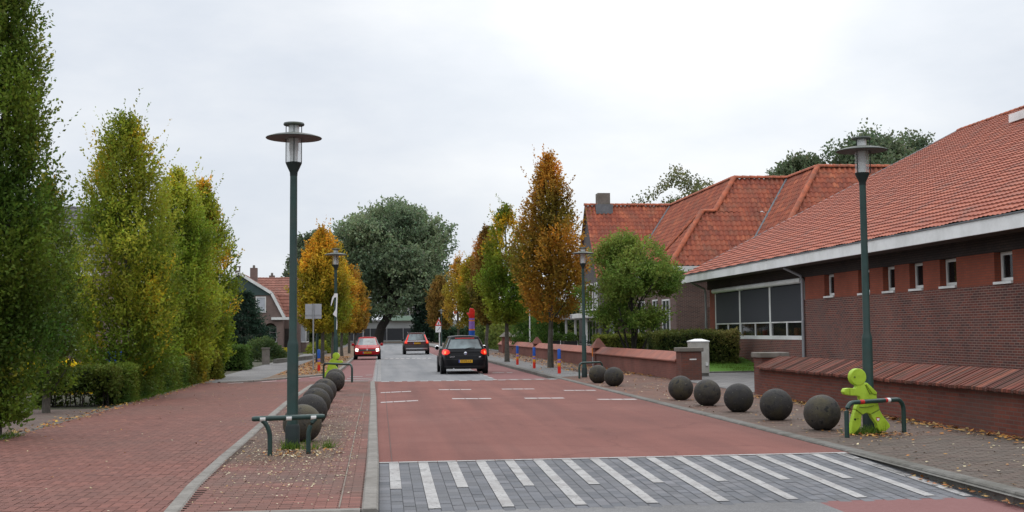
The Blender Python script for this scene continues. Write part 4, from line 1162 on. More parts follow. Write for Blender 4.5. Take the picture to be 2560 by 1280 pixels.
hd.build('hand', M['redp'], arm, world=False, bevel=.03, smooth=True)

# ------------------------------------------------------------------ signs, poles
sg = thing('road_sign', 'blank grey back of a square sign on a thin pole on the left verge', 'road sign', (-2.98, 54.3, 0))
MB().tube([(0, 0, 0), (0, 0, 2.95)], .035, 10).build('pole', M['grey_metal'], sg, world=False)
MB().box(-.36, .36, .037, .05, 2.28, 2.94).build('panel', M['sign_back'], sg, world=False, bevel=.004)
MB().box(-.34, .34, .02, .036, 2.42, 2.46).build('bracket', M['grey_metal'], sg, world=False)
sg = thing('warning_sign', 'red-edged triangular warning sign above a white square plate with a diagonal bar', 'road sign', (6.72, 140, 0)); sg.scale = (.86,) * 3
MB().tube([(.1, 0, 0), (.1, 0, 3.9)], .055, 8).build('pole', M['plastic_white'], sg, world=False)
tri = MB().prism_dir([(-.52, -.08, 2.82), (.52, -.08, 2.82), (0, -.08, 3.78)], (0, .03, 0)).build('triangle', M['redp'], sg, world=False)
tf = MB().prism_dir([(-.31, -.086, 2.95), (.31, -.086, 2.95), (0, -.086, 3.50)], (0, .005, 0)).build('triangle_field', M['plastic_white'], tri, world=False)
MB().prism_dir([(-.05, -.092, 2.98), (.06, -.092, 2.98), (.07, -.092, 3.2), (.0, -.092, 3.34), (-.05, -.092, 3.2)], (0, .004, 0)).build('symbol', M['black'], tri, world=False)
sq = MB().box(-.42, .42, -.08, -.05, 1.92, 2.78).build('square_plate', M['plastic_white'], sg, world=False)
MB().prism_dir([(-.26, -.087, 2.06), (-.20, -.087, 2.06), (.26, -.087, 2.64), (.20, -.087, 2.64)], (0, .004, 0)).build('diagonal_bar', M['black'], sq, world=False)
for (x, y, h, r_, lab) in [(9.95, 80, 3.1, .05, 'slim white flagpole behind the wall, left of the brown tree trunk'), (10.0, 70, 2.5, .11, 'thick white post behind the wall, just right of the slim flagpole')]:
    t = thing('flagpole', lab, 'pole', (x, y, 0))
    MB().tube([(0, 0, 0), (0, 0, h)], [r_, r_ * .8], 10).build('shaft', M['plastic_white'], t, world=False)
    MB().lathe([(0, 0), (r_ * 1.1, 0), (r_ * 1.1, r_ * .8), (0, r_ * 1.4)], (0, 0, h), 10).build('cap', M['grey_metal'], t, world=False)
t = thing('light_mast', 'thin pale street light mast with a short arm beside the dark oak', 'street lamp', (-2.7, 190, 0))
MB().tube([(0, 0, 0), (0, 0, 7.0), (.3, 0, 7.15), (.6, 0, 7.2)], [.09, .06, .05, .05], 8).build('pole', M['sign_back'], t, world=False)
MB().box(.5, 1.3, -.1, .1, 7.16, 7.28).build('lamp_head', M['sign_back'], t, world=False)
mk_ = thing('marker_stake', 'thin grey stake with orange tip beside the lamp in front of the shrub', 'stake', (8.0, 45.0, .02))
MB().tube([(0, 0, 0), (-.02, 0, .62)], .018, 6).build('shaft', M['grey_metal'], mk_, world=False)
MB().tube([(-.02, 0, .62), (-.03, 0, .95)], .02, 6).build('tip', M['orange'], mk_, world=False)
# ------------------------------------------------------------------ foliage
def vnoise(p, f, seed):
    rg = np.random.default_rng(seed)
    out = np.zeros(len(p))
    for k in range(6):
        d = rg.normal(size=3); d /= np.linalg.norm(d)
        out += np.sin((p @ d) * f * (0.7 + 0.25 * k) + rg.uniform(0, 6.28))
    return out / 3.2      # about -1..1
def unit(a): return a / (np.linalg.norm(a, axis=-1, keepdims=True) + 1e-9)

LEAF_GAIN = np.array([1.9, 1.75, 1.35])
def leaf_geo(base, dirs, tl, nl, ls, col, rng, wr=0.55, spread=0.9, cj=0.16):
    """nl leaves along every twig; returns verts (n,4,3) and colours (n,3)"""
    n = len(base)
    t = np.linspace(0.08, 1.0, nl)
    p = base[:, None, :] + dirs[:, None, :] * (tl[:, None] * t[None, :])[..., None]
    p = p + rng.normal(0, 0.12, p.shape) * ls
    ax = unit(dirs[:, None, :] * 0.7 + rng.normal(0, spread, p.shape))
    rn = unit(rng.normal(size=p.shape))
    sd_ = unit(np.cross(ax, rn))
    L = (ls * rng.uniform(0.65, 1.25, p.shape[:2]))[..., None]
    q0 = p; q2 = p + ax * L
    nn = np.cross(ax, sd_)
    mid = p + ax * L * 0.5 + nn * L * 0.10
    q1 = mid + sd_ * L * wr * 0.5; q3 = mid - sd_ * L * wr * 0.5
    V = np.stack([q0, q1, q2, q3], 2).reshape(-1, 4, 3)
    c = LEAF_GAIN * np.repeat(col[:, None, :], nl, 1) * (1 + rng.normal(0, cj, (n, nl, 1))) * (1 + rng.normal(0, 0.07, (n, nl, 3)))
    return V, np.clip(c, 0.004, 0.9).reshape(-1, 3)

def leaf_object(name, Vs, Cs, mat, parent=None, extra=None):
    V = np.concatenate(Vs).reshape(-1, 3); C = np.concatenate(Cs)
    nq = len(V) // 4
    C4 = np.concatenate([np.repeat(C, 4, 0), np.ones((nq * 4, 1))], 1)
    F = np.arange(nq * 4).reshape(-1, 4)
    if extra is not None:                      # (verts, quads, colour) of a dark solid core
        ev, ef, ec = extra
        ev = np.array(ev, float); ef = np.array(ef) + len(V)
        V = np.concatenate([V, ev]); F = np.concatenate([F, ef])
        C4 = np.concatenate([C4, np.tile([*ec, 1], (len(ev), 1))])
    me = bpy.data.meshes.new(name)
    me.vertices.add(len(V)); me.vertices.foreach_set('co', V.astype(np.float32).ravel())
    me.loops.add(len(F) * 4); me.loops.foreach_set('vertex_index', F.astype(np.int32).ravel())
    me.polygons.add(len(F)); me.polygons.foreach_set('loop_start', (np.arange(len(F)) * 4).astype(np.int32))
    me.update(calc_edges=True)
    at = me.color_attributes.new('Col', 'FLOAT_COLOR', 'POINT'); at.data.foreach_set('color', C4.astype(np.float32).ravel())
    me.validate()
    return link_mesh(name, me, mat, parent)

def lerp(a, b, t): return np.array(a)[None] * (1 - t[:, None]) + np.array(b)[None] * t[:, None]
def sstep(x, a, b):
    t = np.clip((x - a) / (b - a), 0, 1); return t * t * (3 - 2 * t)

def trunk_mesh(H, clear, r0_, rng, nlimb=12, spread=0.6, R=1.1, bend=0.05):
    mb = MB()
    pts = [(0, 0, -0.05)]; rr = [r0_ * 1.25]
    for k in range(1, 9):
        z = H * 0.93 * k / 8
        pts.append((rng.normal(0, bend), rng.normal(0, bend), z)); rr.append(r0_ * (1 - 0.93 * k / 8) + 0.008)
    mb.tube(pts, rr, 8)
    for k in range(nlimb):
        z = clear + (H * 0.72 - clear) * (k / nlimb)
        a = k * 2.4 + rng.uniform(-.4, .4)
        L = R * rng.uniform(0.6, 0.95) * (1 - 0.5 * k / nlimb)
        d = Vector((math.cos(a), math.sin(a), 0))
        p0 = Vector((0, 0, z)); rise = L * rng.uniform(1.2, 2.0)
        mb.tube([p0, p0 + d * L * .4 + Vector((0, 0, rise * .3)), p0 + d * L * .8 + Vector((0, 0, rise * .75)), p0 + d * L + Vector((0, 0, rise * 1.15))],
                [r0_ * .42, r0_ * .3, r0_ * .18, .008], 6)
    return mb

def columnar(name, label, loc, H, R, clear, palette, ntw, ls, seed, prof=None, group=None, gap=-0.75, low=0.12, trunk_r=0.075, cat='tree', sc_=1.0, dense=0.45, sprays=26):
    """an upright hornbeam: trunk with ascending limbs, crown of leafy twigs"""
    rng = np.random.default_rng(seed)
    t = thing(name, label, cat, loc, 0, group)
    trunk_mesh(H, clear, trunk_r, rng, 14, R=R * .8).build('trunk', M['trunk'], t, smooth=True, world=False)
    if prof is None:
        prof = lambda h: np.interp(h, [0, .06, .2, .4, .62, .8, .92, 1.0], [.50, .78, .97, 1.0, .86, .58, .30, .06])
    n = ntw
    h = rng.uniform(0, 1, n * 3)
    keep = rng.uniform(0, 1, n * 3) < prof(h) * 0.85 + 0.15
    h = h[keep][:n]; n = len(h)
    a = rng.uniform(0, 2 * PI, n)
    nL = 4 + seed % 3
    lob = 0.90 + 0.42 * (np.abs(np.sin(a * nL + seed + 1.5 * np.sin(h * 4 + seed))) ** 1.3 - .5) * (.35 + .9 * h) + 0.12 * np.sin(a * 3 + h * 9 + seed) + 0.13 * np.sin(h * 19 + 2 * np.sin(a * 2 + seed)) + 0.06 * np.sin(h * 43 + a * 5)
    u = rng.uniform(0, 1, n) ** dense
    r = R * prof(h) * lob * u
    z = clear + h * (H - clear)
    base = np.stack([r * np.cos(a), r * np.sin(a), z], 1)
    g = vnoise(base * np.array([1, 1, .7]), 3.2 / max(R, .6), seed + 3)
    keep = g > gap + 0.25 * rng.normal(size=n) * .5
    base, a, h, u = base[keep], a[keep], h[keep], u[keep]; n = len(h)
    out = np.stack([np.cos(a), np.sin(a), np.zeros(n)], 1)
    dirs = unit(out * (0.55 + 0.3 * (1 - h))[:, None] + np.array([0, 0, 1.0]) * (0.75 + 0.6 * h)[:, None] + rng.normal(0, .35, (n, 3)))
    tl = rng.uniform(.22, .46, n) * (0.6 + .4 * R)
    col = palette(base, h, u, rng)
    V, Cc = leaf_geo(base - dirs * tl[:, None] * .4, dirs, tl, 7, ls, col, rng, spread=.62)
    Vs, Cs = [V], [Cc]
    # loose sprays that break the outline
    m_ = sprays
    h2 = rng.uniform(.15, 1.0, m_); a2 = rng.uniform(0, 2 * PI, m_)
    b2 = np.stack([R * prof(h2) * .92 * np.cos(a2), R * prof(h2) * .92 * np.sin(a2), clear + h2 * (H - clear)], 1)
    d2 = unit(np.stack([np.cos(a2) * .45, np.sin(a2) * .45, np.ones(m_)], 1) + rng.normal(0, .15, (m_, 3)))
    V, Cc = leaf_geo(b2, d2, rng.uniform(.4, .95, m_) * (.55 + .45 * R), 13, ls * .9, palette(b2, h2, np.ones(m_), rng), rng, spread=.6)
    Vs.append(V); Cs.append(Cc)
    leaf_object('crown', Vs, Cs, M['leaf'], t)
    return t

def pal_mix(lo, hi, hot, hot_at, seed, hotf=1.6, hbias=0.0, side=None, dark=(.55, .6, .6)):
    """leaf colours: lo (shaded, low) to hi (upper), with patches of hot"""
    def f(p, h, u, rng):
        n1 = vnoise(p, 1.5, seed); n2 = vnoise(p, 2.6 * hotf / 1.6, seed + 9)
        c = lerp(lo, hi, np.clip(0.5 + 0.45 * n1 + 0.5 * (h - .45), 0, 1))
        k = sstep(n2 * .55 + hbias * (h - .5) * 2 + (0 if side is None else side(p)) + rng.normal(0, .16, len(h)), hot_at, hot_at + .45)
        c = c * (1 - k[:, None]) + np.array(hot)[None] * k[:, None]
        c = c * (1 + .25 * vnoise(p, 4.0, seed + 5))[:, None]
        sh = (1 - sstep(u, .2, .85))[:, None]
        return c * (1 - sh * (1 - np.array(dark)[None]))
    return f
G_DK, G_MD, G_LT = (.020, .046, .010), (.045, .088, .014), (.088, .125, .018)
Y_GR, YEL, ORA, BRN = (.16, .17, .018), (.36, .235, .02), (.40, .175, .022), (.19, .098, .022)
LG = 'columnar hornbeams on the left side'
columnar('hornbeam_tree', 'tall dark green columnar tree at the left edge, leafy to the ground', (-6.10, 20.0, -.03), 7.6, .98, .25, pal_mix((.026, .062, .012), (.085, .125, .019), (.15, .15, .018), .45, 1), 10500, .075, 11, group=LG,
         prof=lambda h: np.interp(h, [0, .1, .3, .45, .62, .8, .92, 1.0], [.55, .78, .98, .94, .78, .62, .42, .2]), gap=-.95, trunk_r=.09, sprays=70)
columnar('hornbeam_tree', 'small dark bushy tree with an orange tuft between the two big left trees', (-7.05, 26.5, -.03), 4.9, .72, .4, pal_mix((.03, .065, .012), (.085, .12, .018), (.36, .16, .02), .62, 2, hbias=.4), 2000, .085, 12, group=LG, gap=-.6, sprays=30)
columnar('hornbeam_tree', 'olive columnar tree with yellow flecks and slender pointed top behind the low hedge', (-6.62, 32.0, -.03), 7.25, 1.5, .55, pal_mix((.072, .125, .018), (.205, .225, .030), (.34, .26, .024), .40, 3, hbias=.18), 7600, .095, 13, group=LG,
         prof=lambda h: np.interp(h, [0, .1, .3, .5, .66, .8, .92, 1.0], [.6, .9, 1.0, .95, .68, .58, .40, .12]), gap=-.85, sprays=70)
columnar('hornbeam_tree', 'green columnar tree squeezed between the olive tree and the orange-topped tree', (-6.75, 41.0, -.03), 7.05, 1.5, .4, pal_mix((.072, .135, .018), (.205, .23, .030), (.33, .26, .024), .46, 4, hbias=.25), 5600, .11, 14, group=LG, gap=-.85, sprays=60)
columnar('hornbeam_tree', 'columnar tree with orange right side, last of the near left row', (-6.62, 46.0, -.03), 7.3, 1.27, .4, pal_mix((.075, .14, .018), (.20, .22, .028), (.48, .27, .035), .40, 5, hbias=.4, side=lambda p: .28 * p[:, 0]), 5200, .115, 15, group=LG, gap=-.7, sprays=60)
LF = 'autumn hornbeams on the left verge'
for i, (x, y, H, R, lo, hi, hot, at, hb, lab) in enumerate([
    (-3.15, 66, 7.2, 1.5, (.095, .125, .016), (.30, .21, .024), (.40, .225, .026), .22, .55, 'bright yellow-orange tree with greener base, behind the square sign'),
    (-2.95, 76, 6.6, 1.15, (.16, .16, .016), (.38, .25, .02), (.43, .24, .02), .1, .3, 'golden tree just right of the taped lamp post'),
    (-2.75, 87, 6.5, 1.15, (.15, .13, .018), (.27, .17, .022), (.34, .17, .022), .1, .25, 'dull gold tree squeezed in the middle of the left verge row'),
    (-2.55, 99, 7.0, 1.25, (.14, .11, .02), (.24, .135, .022), (.33, .14, .022), .1, .25, 'rust orange tree near the far end of the left verge row'),
    (-2.35, 113, 7.0, 1.3, (.11, .09, .02), (.19, .115, .024), (.27, .12, .022), .2, .25, 'brownish tree last in the left verge row, against the dark oak')]):
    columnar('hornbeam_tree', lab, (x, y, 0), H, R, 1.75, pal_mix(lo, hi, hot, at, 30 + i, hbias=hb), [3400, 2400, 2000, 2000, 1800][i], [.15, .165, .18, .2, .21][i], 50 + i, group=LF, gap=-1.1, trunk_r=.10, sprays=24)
RG_ = 'autumn hornbeams on the right pavement'
for i, (x, y, H, R, lo, hi, hot, at, hb, n_, ls, lab) in enumerate([
    (7.42, 52.4, 9.35, 1.62, (.115, .095, .018), (.26, .14, .026), (.36, .175, .026), .25, .15, 5600, .13, 'tallest brown and rust columnar tree, left of the disc lamp and shrub'),
    (6.72, 64, 8.3, 1.42, (.062, .115, .016), (.135, .165, .022), (.42, .27, .024), .38, .65, 3800, .14, 'green tree with golden yellow top just left of the tallest brown tree'),
    (6.98, 79, 8.4, 1.12, (.075, .07, .018), (.18, .10, .028), (.25, .115, .03), .3, .3, 2900, .165, 'russet pointed tree left of the green tree with golden top'),
    (7.1, 94, 7.6, 1.15, (.10, .12, .016), (.22, .17, .022), (.34, .20, .022), .3, .25, 2200, .18, 'yellow-green tree directly behind the red hand post'),
    (7.0, 109, 8.2, 1.3, (.15, .14, .02), (.32, .20, .04), (.36, .19, .035), .25, .2, 1500, .19, 'sparse pale yellow tree with thin bare top, left of the red hand post'),
    (7.15, 145, 8.3, 1.6, (.085, .075, .022), (.15, .095, .03), (.19, .105, .03), .3, .2, 1900, .24, 'small distant brown cone-shaped tree above the triangular warning sign')]):
    pr_ = None if i not in (2, 3) else (lambda h: np.interp(h, [0, .1, .22, .4, .62, .8, .92, 1.0], [.25, .5, .85, 1.0, .86, .58, .30, .06]))
    if i == 0:
        pr_ = lambda h: np.interp(h, [0, .08, .2, .36, .54, .66, .8, .92, 1.0], [.34, .7, .95, 1.0, .90, .60, .44, .27, .06])
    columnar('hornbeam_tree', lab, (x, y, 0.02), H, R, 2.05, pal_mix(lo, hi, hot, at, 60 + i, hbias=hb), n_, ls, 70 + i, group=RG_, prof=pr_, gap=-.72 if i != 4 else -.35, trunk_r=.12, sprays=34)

def lobed_tree(name, label, loc, H, R, clear, lobes, ntw, ls, col_lo, col_hi, seed, trunk_r, group=None, flat=.75, nlimb=9, tl=1.0, cat='tree', lean=0.0, gap=-.8, lower=0.0):
    """a broad tree: boughs carry leafy lobes, with sky between them"""
    rng = np.random.default_rng(seed)
    t = thing(name, label, cat, loc, 0, group)
    mb = MB(); ctr = []
    mb.tube([(0, 0, -.2), (lean * .3, 0, clear * .5), (lean, 0, clear), (lean * 1.5, .1, (clear + H) * .5), (lean * 1.6, 0, H * .85)], [trunk_r * 1.35, trunk_r, trunk_r * .9, trunk_r * .55, .05], 12)
    for k in range(lobes):
        hh = rng.uniform(lower, 1.0)
        a = k * 2.399 + rng.uniform(-.4, .4)
        wid = math.sqrt(max(0.05, 1 - (2 * (hh - .42)) ** 2 * .85)) if hh > .42 else (.72 + .28 * hh / .42)
        rad = R * wid * rng.uniform(.35, .82)
        ctr.append((rad * math.cos(a) + lean, rad * math.sin(a), clear + hh * (H - clear) * .88 + .04 * H, R * rng.uniform(.22, .40)))
    ctr.append((lean, 0, H - R * .25, R * .3))
    for (x, y, z, r) in ctr[:nlimb * 2]:
        z0 = clear * .9 + (z - clear) * .35
        z0 = max(clear * .7, min(z0, H * .75))
        mb.tube([(lean, 0, z0), (lean + (x - lean) * .5, y * .5, z0 + (z - z0) * .65), (x, y, z)], [trunk_r * .38, trunk_r * .2, .03], 6)
    mb.build('trunk', M['trunk_dark'], t, smooth=True, world=False)
    base = []; rad_ = []
    per = ntw // len(ctr)
    for (x, y, z, r) in ctr:
        d = unit(rng.normal(size=(per, 3))); rr_ = r * rng.uniform(.25, 1.0, per) ** .5
        rr_ = rr_ * (1 + .22 * vnoise(d * 2, 2.2, int(abs(x * 100)) % 97))
        base.append(np.array([x, y, z]) + d * rr_[:, None] * np.array([1, 1, flat])); rad_.append(rr_ / r)
    base = np.concatenate(base); u = np.concatenate(rad_)
    g = vnoise(base, 5.0 / R, seed + 2); k = g > gap; base, u = base[k], u[k]
    n = len(base)
    out = unit(base - np.array([lean, 0, clear + (H - clear) * .35]))
    dirs = unit(out * .8 + np.array([0, 0, .35]) + rng.normal(0, .45, (n, 3)))
    h = (base[:, 2] - clear) / (H - clear)
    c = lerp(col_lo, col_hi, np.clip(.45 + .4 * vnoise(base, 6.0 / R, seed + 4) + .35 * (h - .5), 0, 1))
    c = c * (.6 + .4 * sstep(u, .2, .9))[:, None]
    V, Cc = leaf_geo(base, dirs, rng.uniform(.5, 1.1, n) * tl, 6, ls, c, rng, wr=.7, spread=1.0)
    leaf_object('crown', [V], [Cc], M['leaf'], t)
    return t
lobed_tree('oak_tree', 'huge dark green oak standing at the end of the street', (-.6, 200, -.1), 22.8, 11.2, 5.6, 84, 28000, .44, (.080, .118, .088), (.150, .196, .140), 137, .72, lean=2.6, tl=1.0, nlimb=16, gap=-.38)  # far trees: distance haze is painted into the paler leaf colours
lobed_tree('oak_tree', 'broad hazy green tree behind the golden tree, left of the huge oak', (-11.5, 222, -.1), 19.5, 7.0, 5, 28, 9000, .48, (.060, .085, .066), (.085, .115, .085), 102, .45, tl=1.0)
lobed_tree('garden_tree', 'airy olive green tree showing above the old school roof', (30.6, 120, 0), 17.0, 6.6, 6, 44, 9500, .26, (.062, .08, .05), (.125, .135, .07), 103, .22, tl=1.0, gap=-.2, flat=.6)
BG = 'dark trees behind the school roofs'  # greens of this clump lifted too, as painted haze
lobed_tree('dark_tree', 'large dark green tree behind the right foreground lamp head', (43.0, 100, 0), 18.0, 6.6, 5, 48, 13500, .30, (.048, .076, .056), (.092, .122, .085), 104, .4, group=BG, gap=-.75)
lobed_tree('dark_tree', 'dark green tree at the right end of the clump, above the long orange roof', (48.8, 104, 0), 18.2, 5.8, 5, 36, 10500, .30, (.046, .072, .054), (.088, .118, .082), 105, .4, group=BG, gap=-.75)
lobed_tree('dark_tree', 'smaller dark tree left of the clump, just over the old school ridge', (36.9, 101, 0), 16.0, 4.6, 5, 28, 7500, .28, (.048, .076, .056), (.092, .12, .082), 106, .3, group=BG, gap=-.7)
lobed_tree('garden_shrub', 'wide bushy green shrub with several stems behind the pink wall', (10.6, 50, .05), 5.5, 2.35, 1.55, 42, 10500, .10, (.058, .112, .024), (.135, .180, .046), 109, .07, tl=.42, nlimb=14, cat='shrub', gap=-.5, flat=.6, lower=.06)
# extra stems of the shrub
rng = np.random.default_rng(77)
sh_ = [o for o in COL.objects if o.name.startswith('garden_shrub')][0]
for k in range(7):
    a = k * .9 + .3; L = rng.uniform(.7, 1.6)
    MB().tube([(10.6 + .12 * math.cos(a), 50 + .12 * math.sin(a), 0), (10.6 + L * .35 * math.cos(a), 50 + L * .35 * math.sin(a), .9), (10.6 + L * math.cos(a), 50 + L * math.sin(a), 2.6)], [.055, .045, .02], 7).build('stem', M['trunk_dark'], sh_, smooth=True)

def conifer(name, label, loc, H, R, ntw, ls, lo, hi, seed, group=None, up=False, cat='tree', clear=.1):
    rng = np.random.default_rng(seed)
    t = thing(name, label, cat, loc, 0, group)
    MB().tube([(0, 0, 0), (0, 0, H * .95)], [H * .018 + .03, .015], 8).build('trunk', M['trunk_dark'], t, world=False)
    h = rng.uniform(0, 1, ntw) ** 1.35
    a = rng.uniform(0, 2 * PI, ntw)
    if up: prof = np.interp(h, [0, .1, .5, .85, 1], [.75, 1, .95, .6, .08])
    else: prof = (1 - h) ** .85 * (1 + .22 * np.sin(h * 46)) + .03
    r = R * prof * (1 + .15 * np.sin(a * 7 + h * 20)) * rng.uniform(0, 1, ntw) ** .5
    base = np.stack([r * np.cos(a), r * np.sin(a), clear + h * (H - clear)], 1)
    out = np.stack([np.cos(a), np.sin(a), np.full(ntw, 1.4 if up else -.12)], 1)
    dirs = unit(out + rng.normal(0, .25, (ntw, 3)))
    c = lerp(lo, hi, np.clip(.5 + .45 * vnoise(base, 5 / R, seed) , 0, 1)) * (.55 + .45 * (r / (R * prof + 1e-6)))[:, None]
    V, Cc = leaf_geo(base, dirs, rng.uniform(.25, .5, ntw) * R * .5, 6, ls, c, rng, wr=.4, spread=.5)
    leaf_object('crown', [V], [Cc], M['leaf'], t)
    return t
conifer('spruce_tree', 'dark blue-green spruce in front of the gabled house', (-9.55, 86, 0), 4.6, 2.15, 4200, .17, (.012, .030, .025), (.030, .056, .045), 111)
conifer('dark_conifer', 'narrow dark green conifer column right of the oak at the street end', (7.6, 198, 0), 11.5, 2.3, 2600, .4, (.018, .042, .036), (.032, .062, .05), 112, up=True)
TH = 'thuja columns behind the pink wall'
for i, (x, y, H, R, lab) in enumerate([(10.6, 86, 4.2, 1.1, 'green thuja column behind the wall, left of the trunk of the golden-topped tree'), (11.0, 78, 4.3, 1.1, 'green thuja column behind the wall, right of the trunk of the golden-topped tree')]):
    conifer('thuja', lab, (x, y, 0), H, R, 1700, .16, (.032, .078, .02), (.07, .13, .03), 120 + i, TH, True, 'conifer')

# ------------------------------------------------------------------ hedges and low planting
def hedge(name, label, x0, x1, y0, y1, z0, z1, ls, dens, lo, hi, seed, group=None, legs=False, rough=.06, hot=None, cat='hedge'):
    rng = np.random.default_rng(seed)
    L, W_, Hh = x1 - x0, y1 - y0, z1 - z0
    areas = [L * W_, L * Hh, L * Hh, W_ * Hh, W_ * Hh]
    Ps, Ds = [], []
    for k, A in enumerate(areas):
        n = int(A * dens) + 8
        a, b_ = rng.uniform(0, 1, n), rng.uniform(0, 1, n)
        if k == 0: p = np.stack([x0 + a * L, y0 + b_ * W_, np.full(n, z1)], 1); d = (0, 0, 1)
        elif k == 1: p = np.stack([x0 + a * L, np.full(n, y0), z0 + b_ * Hh], 1); d = (0, -1, .3)
        elif k == 2: p = np.stack([x0 + a * L, np.full(n, y1), z0 + b_ * Hh], 1); d = (0, 1, .3)
        elif k == 3: p = np.stack([np.full(n, x0), y0 + a * W_, z0 + b_ * Hh], 1); d = (-1, 0, .3)
        else: p = np.stack([np.full(n, x1), y0 + a * W_, z0 + b_ * Hh], 1); d = (1, 0, .3)
        Ps.append(p); Ds.append(np.tile(d, (n, 1)))
    p = np.concatenate(Ps); d = np.concatenate(Ds).astype(float)
    wob = vnoise(p, 2.2, seed) * rough + vnoise(p, 6, seed + 1) * rough * .6 + rng.uniform(-rough * 1.6, rough * .5, len(p))
    p = p + d * wob[:, None]
    if legs:
        k = ~((p[:, 2] < z0 + Hh * .42) & (vnoise(p, 3.0, seed + 6) + rng.normal(0, .3, len(p)) < .25)); p, d = p[k], d[k]
    n = len(p)
    hh = (p[:, 2] - z0) / Hh
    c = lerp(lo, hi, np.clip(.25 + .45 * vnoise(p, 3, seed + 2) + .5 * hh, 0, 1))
    if hot is not None:
        k = sstep(vnoise(p, 2.0, seed + 8) + rng.normal(0, .3, n), .35, 1.0)[:, None]; c = c * (1 - k) + np.array(hot) * k
    dirs = unit(d + rng.normal(0, .6, (n, 3)) + np.array([0, 0, .25]))
    V, Cc = leaf_geo(p - dirs * ls, dirs, rng.uniform(.8, 1.8, n) * ls, 4, ls, c, rng, wr=.6)
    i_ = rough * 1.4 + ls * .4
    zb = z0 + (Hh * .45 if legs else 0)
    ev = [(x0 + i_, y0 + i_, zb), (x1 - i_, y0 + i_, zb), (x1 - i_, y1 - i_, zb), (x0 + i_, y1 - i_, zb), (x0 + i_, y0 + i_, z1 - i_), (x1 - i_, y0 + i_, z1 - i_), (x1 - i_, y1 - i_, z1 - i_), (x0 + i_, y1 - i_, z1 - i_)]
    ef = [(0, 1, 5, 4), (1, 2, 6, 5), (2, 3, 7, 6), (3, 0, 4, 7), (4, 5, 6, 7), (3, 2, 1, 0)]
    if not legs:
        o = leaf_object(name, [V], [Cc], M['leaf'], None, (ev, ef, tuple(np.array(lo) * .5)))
        return tag(o, label, cat, group)
    t = thing(name, label, cat, ((x0 + x1) / 2, (y0 + y1) / 2, z0), 0, group)
    off = np.array(WLOC[t.name])
    leaf_object('foliage', [V - off], [Cc], M['leaf'], t, (np.array(ev) - off, ef, tuple(np.array(lo) * .5)))
    m_ = int((L + W_) * 7)
    for k in range(m_):
        x, y = rng.uniform(x0 + .1, x1 - .1), rng.uniform(y0 + .08, y1 - .05)
        MB().tube([(x, y, z0 - .02), (x + rng.normal(0, .05), y + rng.normal(0, .04), z0 + Hh * .3), (x + rng.normal(0, .12), y + rng.normal(0, .06), z0 + Hh * .65)], [.014, .011, .006], 5).build('stem', M['trunk_dark'], t)
    return t
HL = 'low clipped hedges on the left'
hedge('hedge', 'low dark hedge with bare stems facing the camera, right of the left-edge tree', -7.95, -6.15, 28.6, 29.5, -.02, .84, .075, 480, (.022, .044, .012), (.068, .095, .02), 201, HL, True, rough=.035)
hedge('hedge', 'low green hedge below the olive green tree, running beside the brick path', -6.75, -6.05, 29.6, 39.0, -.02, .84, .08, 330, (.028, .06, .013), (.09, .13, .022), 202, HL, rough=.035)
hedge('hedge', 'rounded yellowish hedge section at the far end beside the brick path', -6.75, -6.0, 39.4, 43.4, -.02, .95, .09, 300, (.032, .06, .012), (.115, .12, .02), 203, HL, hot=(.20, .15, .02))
hedge('hedge', 'small yellow-green hedge stub at the path corner before the grey paving', -6.6, -5.85, 44.6, 46.0, -.02, .95, .09, 300, (.04, .07, .012), (.13, .13, .02), 204, HL)
hedge('hedge', 'dark square-cut hedge beyond the grey paving, in front of the spruce', -8.6, -6.1, 55.5, 58.0, -.02, 1.05, .09, 260, (.018, .042, .012), (.045, .085, .02), 205, HL)
hedge('hedge', 'clipped dark evergreen hedge with pale flowers beside the lawn and grey cabinet', 10.5, 13.75, 45.2, 46.6, .08, 1.5, .085, 330, (.020, .036, .012), (.062, .075, .022), 206, 'hedges in the school garden', hot=(.15, .145, .06), rough=.08)
hedge('hedge', 'lower pale green hedge left of the shrub stems behind the pink wall', 10.1, 12.4, 55.5, 56.4, .05, 1.38, .10, 260, (.035, .06, .014), (.105, .125, .03), 207, 'hedges in the school garden')
hedge('hedge', 'long loose green hedge behind the far part of the pink wall', 10.6, 12.2, 92, 120, 0, 2.9, .2, 60, (.065, .10, .03), (.14, .175, .05), 208, None, rough=.25)
hedge('bush_row', 'row of loose green bushes beyond the left verge trees', -7.6, -5.4, 120, 190, -.02, 2.6, .3, 26, (.035, .06, .022), (.085, .11, .035), 209, None, rough=.4, cat='bushes')
hedge('tree_belt', 'tall green shrub belt behind the schoolyard, seen under the street trees', 10.5, 46, 128, 132, 0, 4.6, .28, 34, (.055, .09, .034), (.12, .155, .055), 211, None, rough=.35, cat='shrub belt')
hedge('hedge', 'dark green hedge at the street end behind the warning sign', 9.0, 16, 192, 194, 0, 2.4, .28, 40, (.02, .045, .03), (.04, .07, .045), 210, None, rough=.25)
def round_bush(name, label, loc, r, flat, ls, n, lo, hi, seed, cat='bush', group=None):
    rng = np.random.default_rng(seed)
    d = unit(rng.normal(size=(n, 3))); d[:, 2] = np.abs(d[:, 2])
    rr = r * rng.uniform(.5, 1, n) ** .4 * (1 + .15 * vnoise(d, 4, seed))
    p = d * rr[:, None] * np.array([1, 1, flat])
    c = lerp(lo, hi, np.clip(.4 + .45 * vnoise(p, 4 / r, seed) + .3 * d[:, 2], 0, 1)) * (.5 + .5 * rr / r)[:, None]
    V, Cc = leaf_geo(p, unit(d + rng.normal(0, .5, (n, 3))), np.full(n, ls * 1.5), 4, ls, c, rng)
    o = leaf_object(name, [V], [Cc], M['leaf']); o.location = loc
    return tag(o, label, cat, group)
